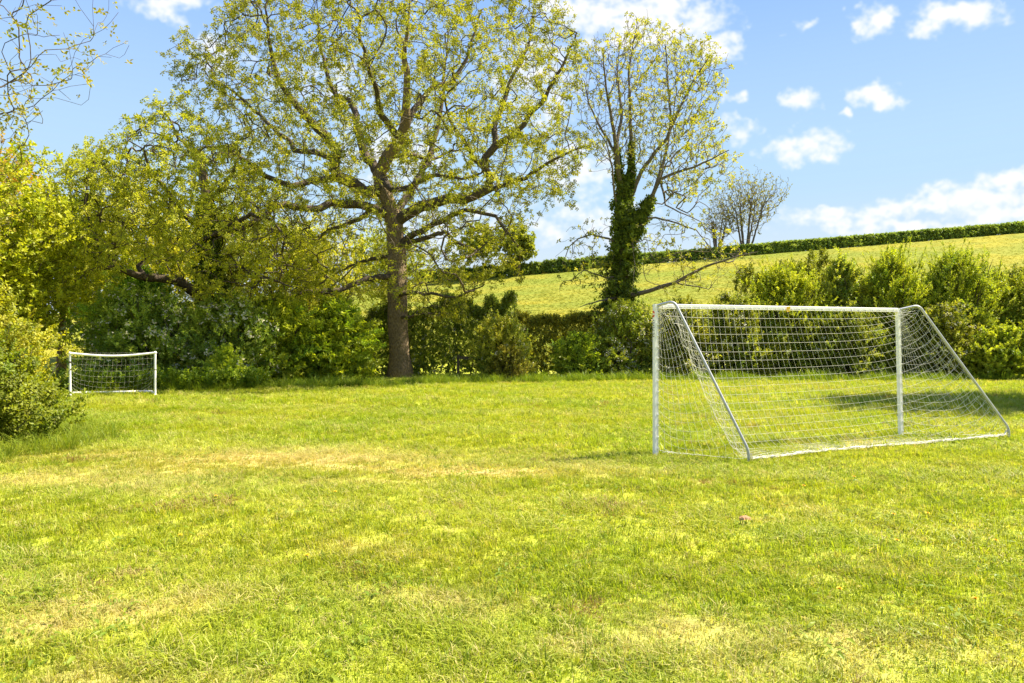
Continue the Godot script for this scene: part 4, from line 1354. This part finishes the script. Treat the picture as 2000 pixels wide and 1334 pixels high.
func build_small_things() -> void:
	var rng := RandomNumberGenerator.new(); rng.seed = 77
	# broken fence in the hedge
	var fz := 29.6
	var at := pix(895, 735, fz); at.y = 0.0
	var fence := thing("wooden_fence", "weathered wooden post and rail half buried in the hedge", "fence", at)
	var post := BoxMesh.new(); post.size = Vector3(0.11, 1.05, 0.11)
	part("post", post, twig_mat, fence, Vector3(0, 0.5, 0))
	var railm := BoxMesh.new(); railm.size = Vector3(1.35, 0.13, 0.05)
	var rail := part("rail", railm, bark, fence, Vector3(0.66, 0.86, 0.085))
	rail.rotation.z = -0.09
	# curled brown leaf on the lawn
	var lp := pix(1455, 1024, 1.6 * FOCAL / (1024.0 - 667.0)); lp.y = 0.055
	var leaf := Soup.new()
	var nx := 8; var nz := 5
	for i in nx:
		for j in nz:
			var q := []
			for e in [[0, 0], [1, 0], [1, 1], [0, 1]]:
				var u := (float(i + e[0]) / nx) * 2.0 - 1.0
				var v := (float(j + e[1]) / nz) * 2.0 - 1.0
				var w := 0.032 * sqrt(maxf(0.0, 1.0 - u * u * 0.9)) * (1.0 + 0.25 * sin(u * 9.0))
				q.append(Vector3(u * 0.062, 0.022 * (1.0 - u * u) - 0.02 * v * v + 0.004 * sin(u * 12.0), v * w))
			leaf.quad(q[0], q[1], q[2], q[3])
	var brown := noise_mat(Color(0.22, 0.12, 0.06), Color(0.36, 0.20, 0.10), Color(0.5, 0.32, 0.18), 0.05, 8.0, 0.0, 0.8)
	var lo := part("fallen_leaf", leaf.mesh(), brown, self, lp)
	lo.rotation = Vector3(0.25, 0.3, -0.1)
	tag(lo, "curled dry brown leaf lying on the mown grass", "leaf")
	# dandelions
	var gold := StandardMaterial3D.new()
	gold.albedo_color = Color(0.75, 0.47, 0.01).linear_to_srgb()
	gold.roughness = 0.7
	var stalk := StandardMaterial3D.new()
	stalk.albedo_color = Color(0.2, 0.24, 0.05).linear_to_srgb()
	var head := Soup.new()
	for ring in 3:
		for k in 16:
			var a := TAU * (k + 0.33 * ring) / 16.0
			var d := Vector3(cos(a), 0.25 + 0.5 * ring, sin(a)).normalized()
			var x := Vector3(-sin(a), 0, cos(a)) * 0.0028
			head.tri(-x, x, d * (0.019 - 0.003 * ring) + x)
			head.tri(-x, d * (0.019 - 0.003 * ring) + x, d * (0.019 - 0.003 * ring) - x)
	var hm := head.mesh()
	var sm := pipe(PackedVector3Array([Vector3(0, -0.01, 0), Vector3(0.004, 0.03, 0), Vector3(0, 0.06, 0)]), 0.0022, 6)
	for p in [[1945, 1072], [1812, 1016], [1745, 1018], [1570, 960], [1668, 942], [352, 1062], [655, 972], [422, 982], [600, 1102], [1905, 1190], [1640, 1170], [1752, 1072]]:
		var w := pix(p[0], p[1], 1.6 * FOCAL / (p[1] - 667.0)); w.y = ground_y(w.x, w.z)
		var dn := thing("dandelion", "small golden dandelion flower in the mown grass", "flower", w, "dandelions in the lawn")
		part("flower_head", hm, gold, dn, Vector3(0, 0.062, 0))
		part("stalk", sm, stalk, dn)


func build_grass() -> void:
	var rng := RandomNumberGenerator.new(); rng.seed = 4242
	var kinds := [grass_tuft(701, 17, 0.06, 0.042, 0.0046, 1.0), grass_tuft(702, 17, 0.065, 0.034, 0.005, 1.4), grass_tuft(703, 16, 0.055, 0.075, 0.0056, 1.2)]
	var sc := [Scatter.new(), Scatter.new(), Scatter.new()]
	for band in [[2.3, 5.0, 760.0, 1.0], [5.0, 10.0, 430.0, 1.15], [10.0, 17.0, 200.0, 1.5], [17.0, 30.0, 80.0, 2.0]]:
		var area: float = 0.5 * (band[1] - band[0]) * ((1.7 * band[0] + 2.0) + (1.7 * band[1] + 2.0))
		for k in int(area * band[2]):
			var d: float = sqrt(lerpf(band[0] * band[0], band[1] * band[1], rng.randf()))
			var x := rng.randf_range(-1, 1) * (0.85 * d + 1.0)
			if d > edge_z(x) + 0.3: continue
			var dry := dryness(x, -d)
			var c := lawn_colour(x, -d)
			if rng.randf() < 0.16 + 0.3 * dry: c = c.lerp(Color(0.60, 0.50, 0.22), rng.randf_range(0.4, 0.9))
			elif rng.randf() < 0.12: c = Color(0.20, 0.28, 0.025)
			elif rng.randf() < 0.05: c = Color(0.56, 0.60, 0.14)
			if n_fine.get_noise_2d(x * 1.3 + 90.0, d * 1.3) > 0.5 and rng.randf() < 0.35: c = Color(0.34, 0.24, 0.10)
			var g := rng.randf_range(0.82, 1.18)
			var n := 0
			var pick := n_fine.get_noise_2d(x * 2.2 + 40.0, d * 2.2) + rng.randf_range(-0.25, 0.25)
			if pick > 0.22: n = 2
			elif dry > 0.4 or pick < -0.15: n = 1
			var hs: float = 1.0 - 0.35 * dry
			var s: Scatter = sc[n]
			var mow := 0.14 * signf(sin((d + 0.25 * x) * 2.2 + 0.6 * n_patch.get_noise_2d(x * 3.0, d * 3.0)))   # blades laid over by the mower, to and fro
			s.add(Vector3(x, ground_y(x, -d), -d), Vector3(rng.randf_range(-0.25, 0.25) + mow * 0.6, 1, rng.randf_range(-0.25, 0.25) + mow).normalized(), rng.randf() * TAU, band[3] * hs * rng.randf_range(0.75, 1.25), Color(c.r * g, c.g * g, c.b * g))
	var names := ["mown_grass", "flattened_grass", "longer_grass"]
	var labels := ["short mown grass covering the playing field", "flattened and drying grass in patches of the playing field", "longer uncut tufts of grass across the playing field"]
	for k in 3:
		scattered(names[k], sc[k], kinds[k], grass_mat, self)
		tag(get_child(-1), labels[k], "grass")
	var wd := Scatter.new()
	while wd.t.size() < 2600:
		var d := 2.4 + 15.0 * pow(rng.randf(), 1.4)
		var x := rng.randf_range(-1, 1) * (0.85 * d + 0.5)
		if n_patch.get_noise_2d(x * 9.0 + 70.0, d * 9.0) < 0.05: continue
		var c := Color(0.17, 0.27, 0.03).lerp(Color(0.30, 0.38, 0.04), rng.randf())
		wd.add(Vector3(x, 0.022 + ground_y(x, -d), -d), Vector3(rng.randf_range(-0.3, 0.3), 1, rng.randf_range(-0.3, 0.3)).normalized(), rng.randf() * TAU, rng.randf_range(0.6, 1.5), c)
	scattered("lawn_weeds", wd, rosette(720, 8, 0.045, 0.022, true), grass_mat, self)
	tag(get_child(-1), "broad-leaved weeds and clover sprinkled through the mown grass", "weeds")
	# uncut verge along the hedge and round the near bush
	var v := Scatter.new()
	while v.t.size() < 5200:
		var x := rng.randf_range(-17.0, 26.0)
		var d := edge_z(x) + 0.1 + 2.2 * pow(rng.randf(), 1.5)
		var c := Color(0.14, 0.23, 0.022).lerp(Color(0.28, 0.33, 0.03), rng.randf())
		v.add(Vector3(x, -0.01, -d), Vector3(rng.randf_range(-0.2, 0.2), 1, rng.randf_range(-0.2, 0.2)).normalized(), rng.randf() * TAU, rng.randf_range(0.5, 1.2) * (0.75 + 0.4 * n_patch.get_noise_2d(x * 9.0, 3.0)), c)
	scattered("verge_grass", v, grass_tuft(711, 16, 0.14, 0.55, 0.012, 0.7), grass_mat, self)
	tag(get_child(-1), "long uncut grass along the foot of the hedges", "grass")
	v = Scatter.new()
	while v.t.size() < 900:
		var a := rng.randf() * TAU
		var q := Vector2(cos(a), sin(a)) * (1.0 + 0.75 * rng.randf())
		var x := -8.6 + q.x * 1.3
		var d := 10.2 - q.y * 1.45
		var c := Color(0.19, 0.28, 0.025).lerp(Color(0.33, 0.37, 0.035), rng.randf())
		v.add(Vector3(x, -0.01, -d), Vector3(rng.randf_range(-0.25, 0.25), 1, rng.randf_range(-0.25, 0.25)).normalized(), rng.randf() * TAU, rng.randf_range(0.5, 1.15), c)
	scattered("long_grass", v, grass_tuft(712, 18, 0.09, 0.34, 0.007, 0.8), grass_mat, self)
	tag(get_child(-1), "long fresh grass around the foot of the young maple bush", "grass")
	# weeds behind the small goal
	v = Scatter.new()
	for k in 900:
		var x := rng.randf_range(-15.0, -8.3)
		var d := edge_z(x) + 0.15 + 1.2 * rng.randf()
		var c := Color(0.15, 0.25, 0.022).lerp(Color(0.32, 0.40, 0.03), rng.randf())
		v.add(Vector3(x, rng.randf_range(0.0, 0.45), -d), Vector3(rng.randf_range(-0.6, 0.6), 1, rng.randf_range(-0.6, 0.6)).normalized(), rng.randf() * TAU, rng.randf_range(0.6, 1.1), c)
	scattered("nettle_weeds", v, sprig(713, 0.35, 12, 0.13, 0.07), leaf_mat, self)
	tag(get_child(-1), "fresh green weeds between the small goal and the hawthorns", "weeds")
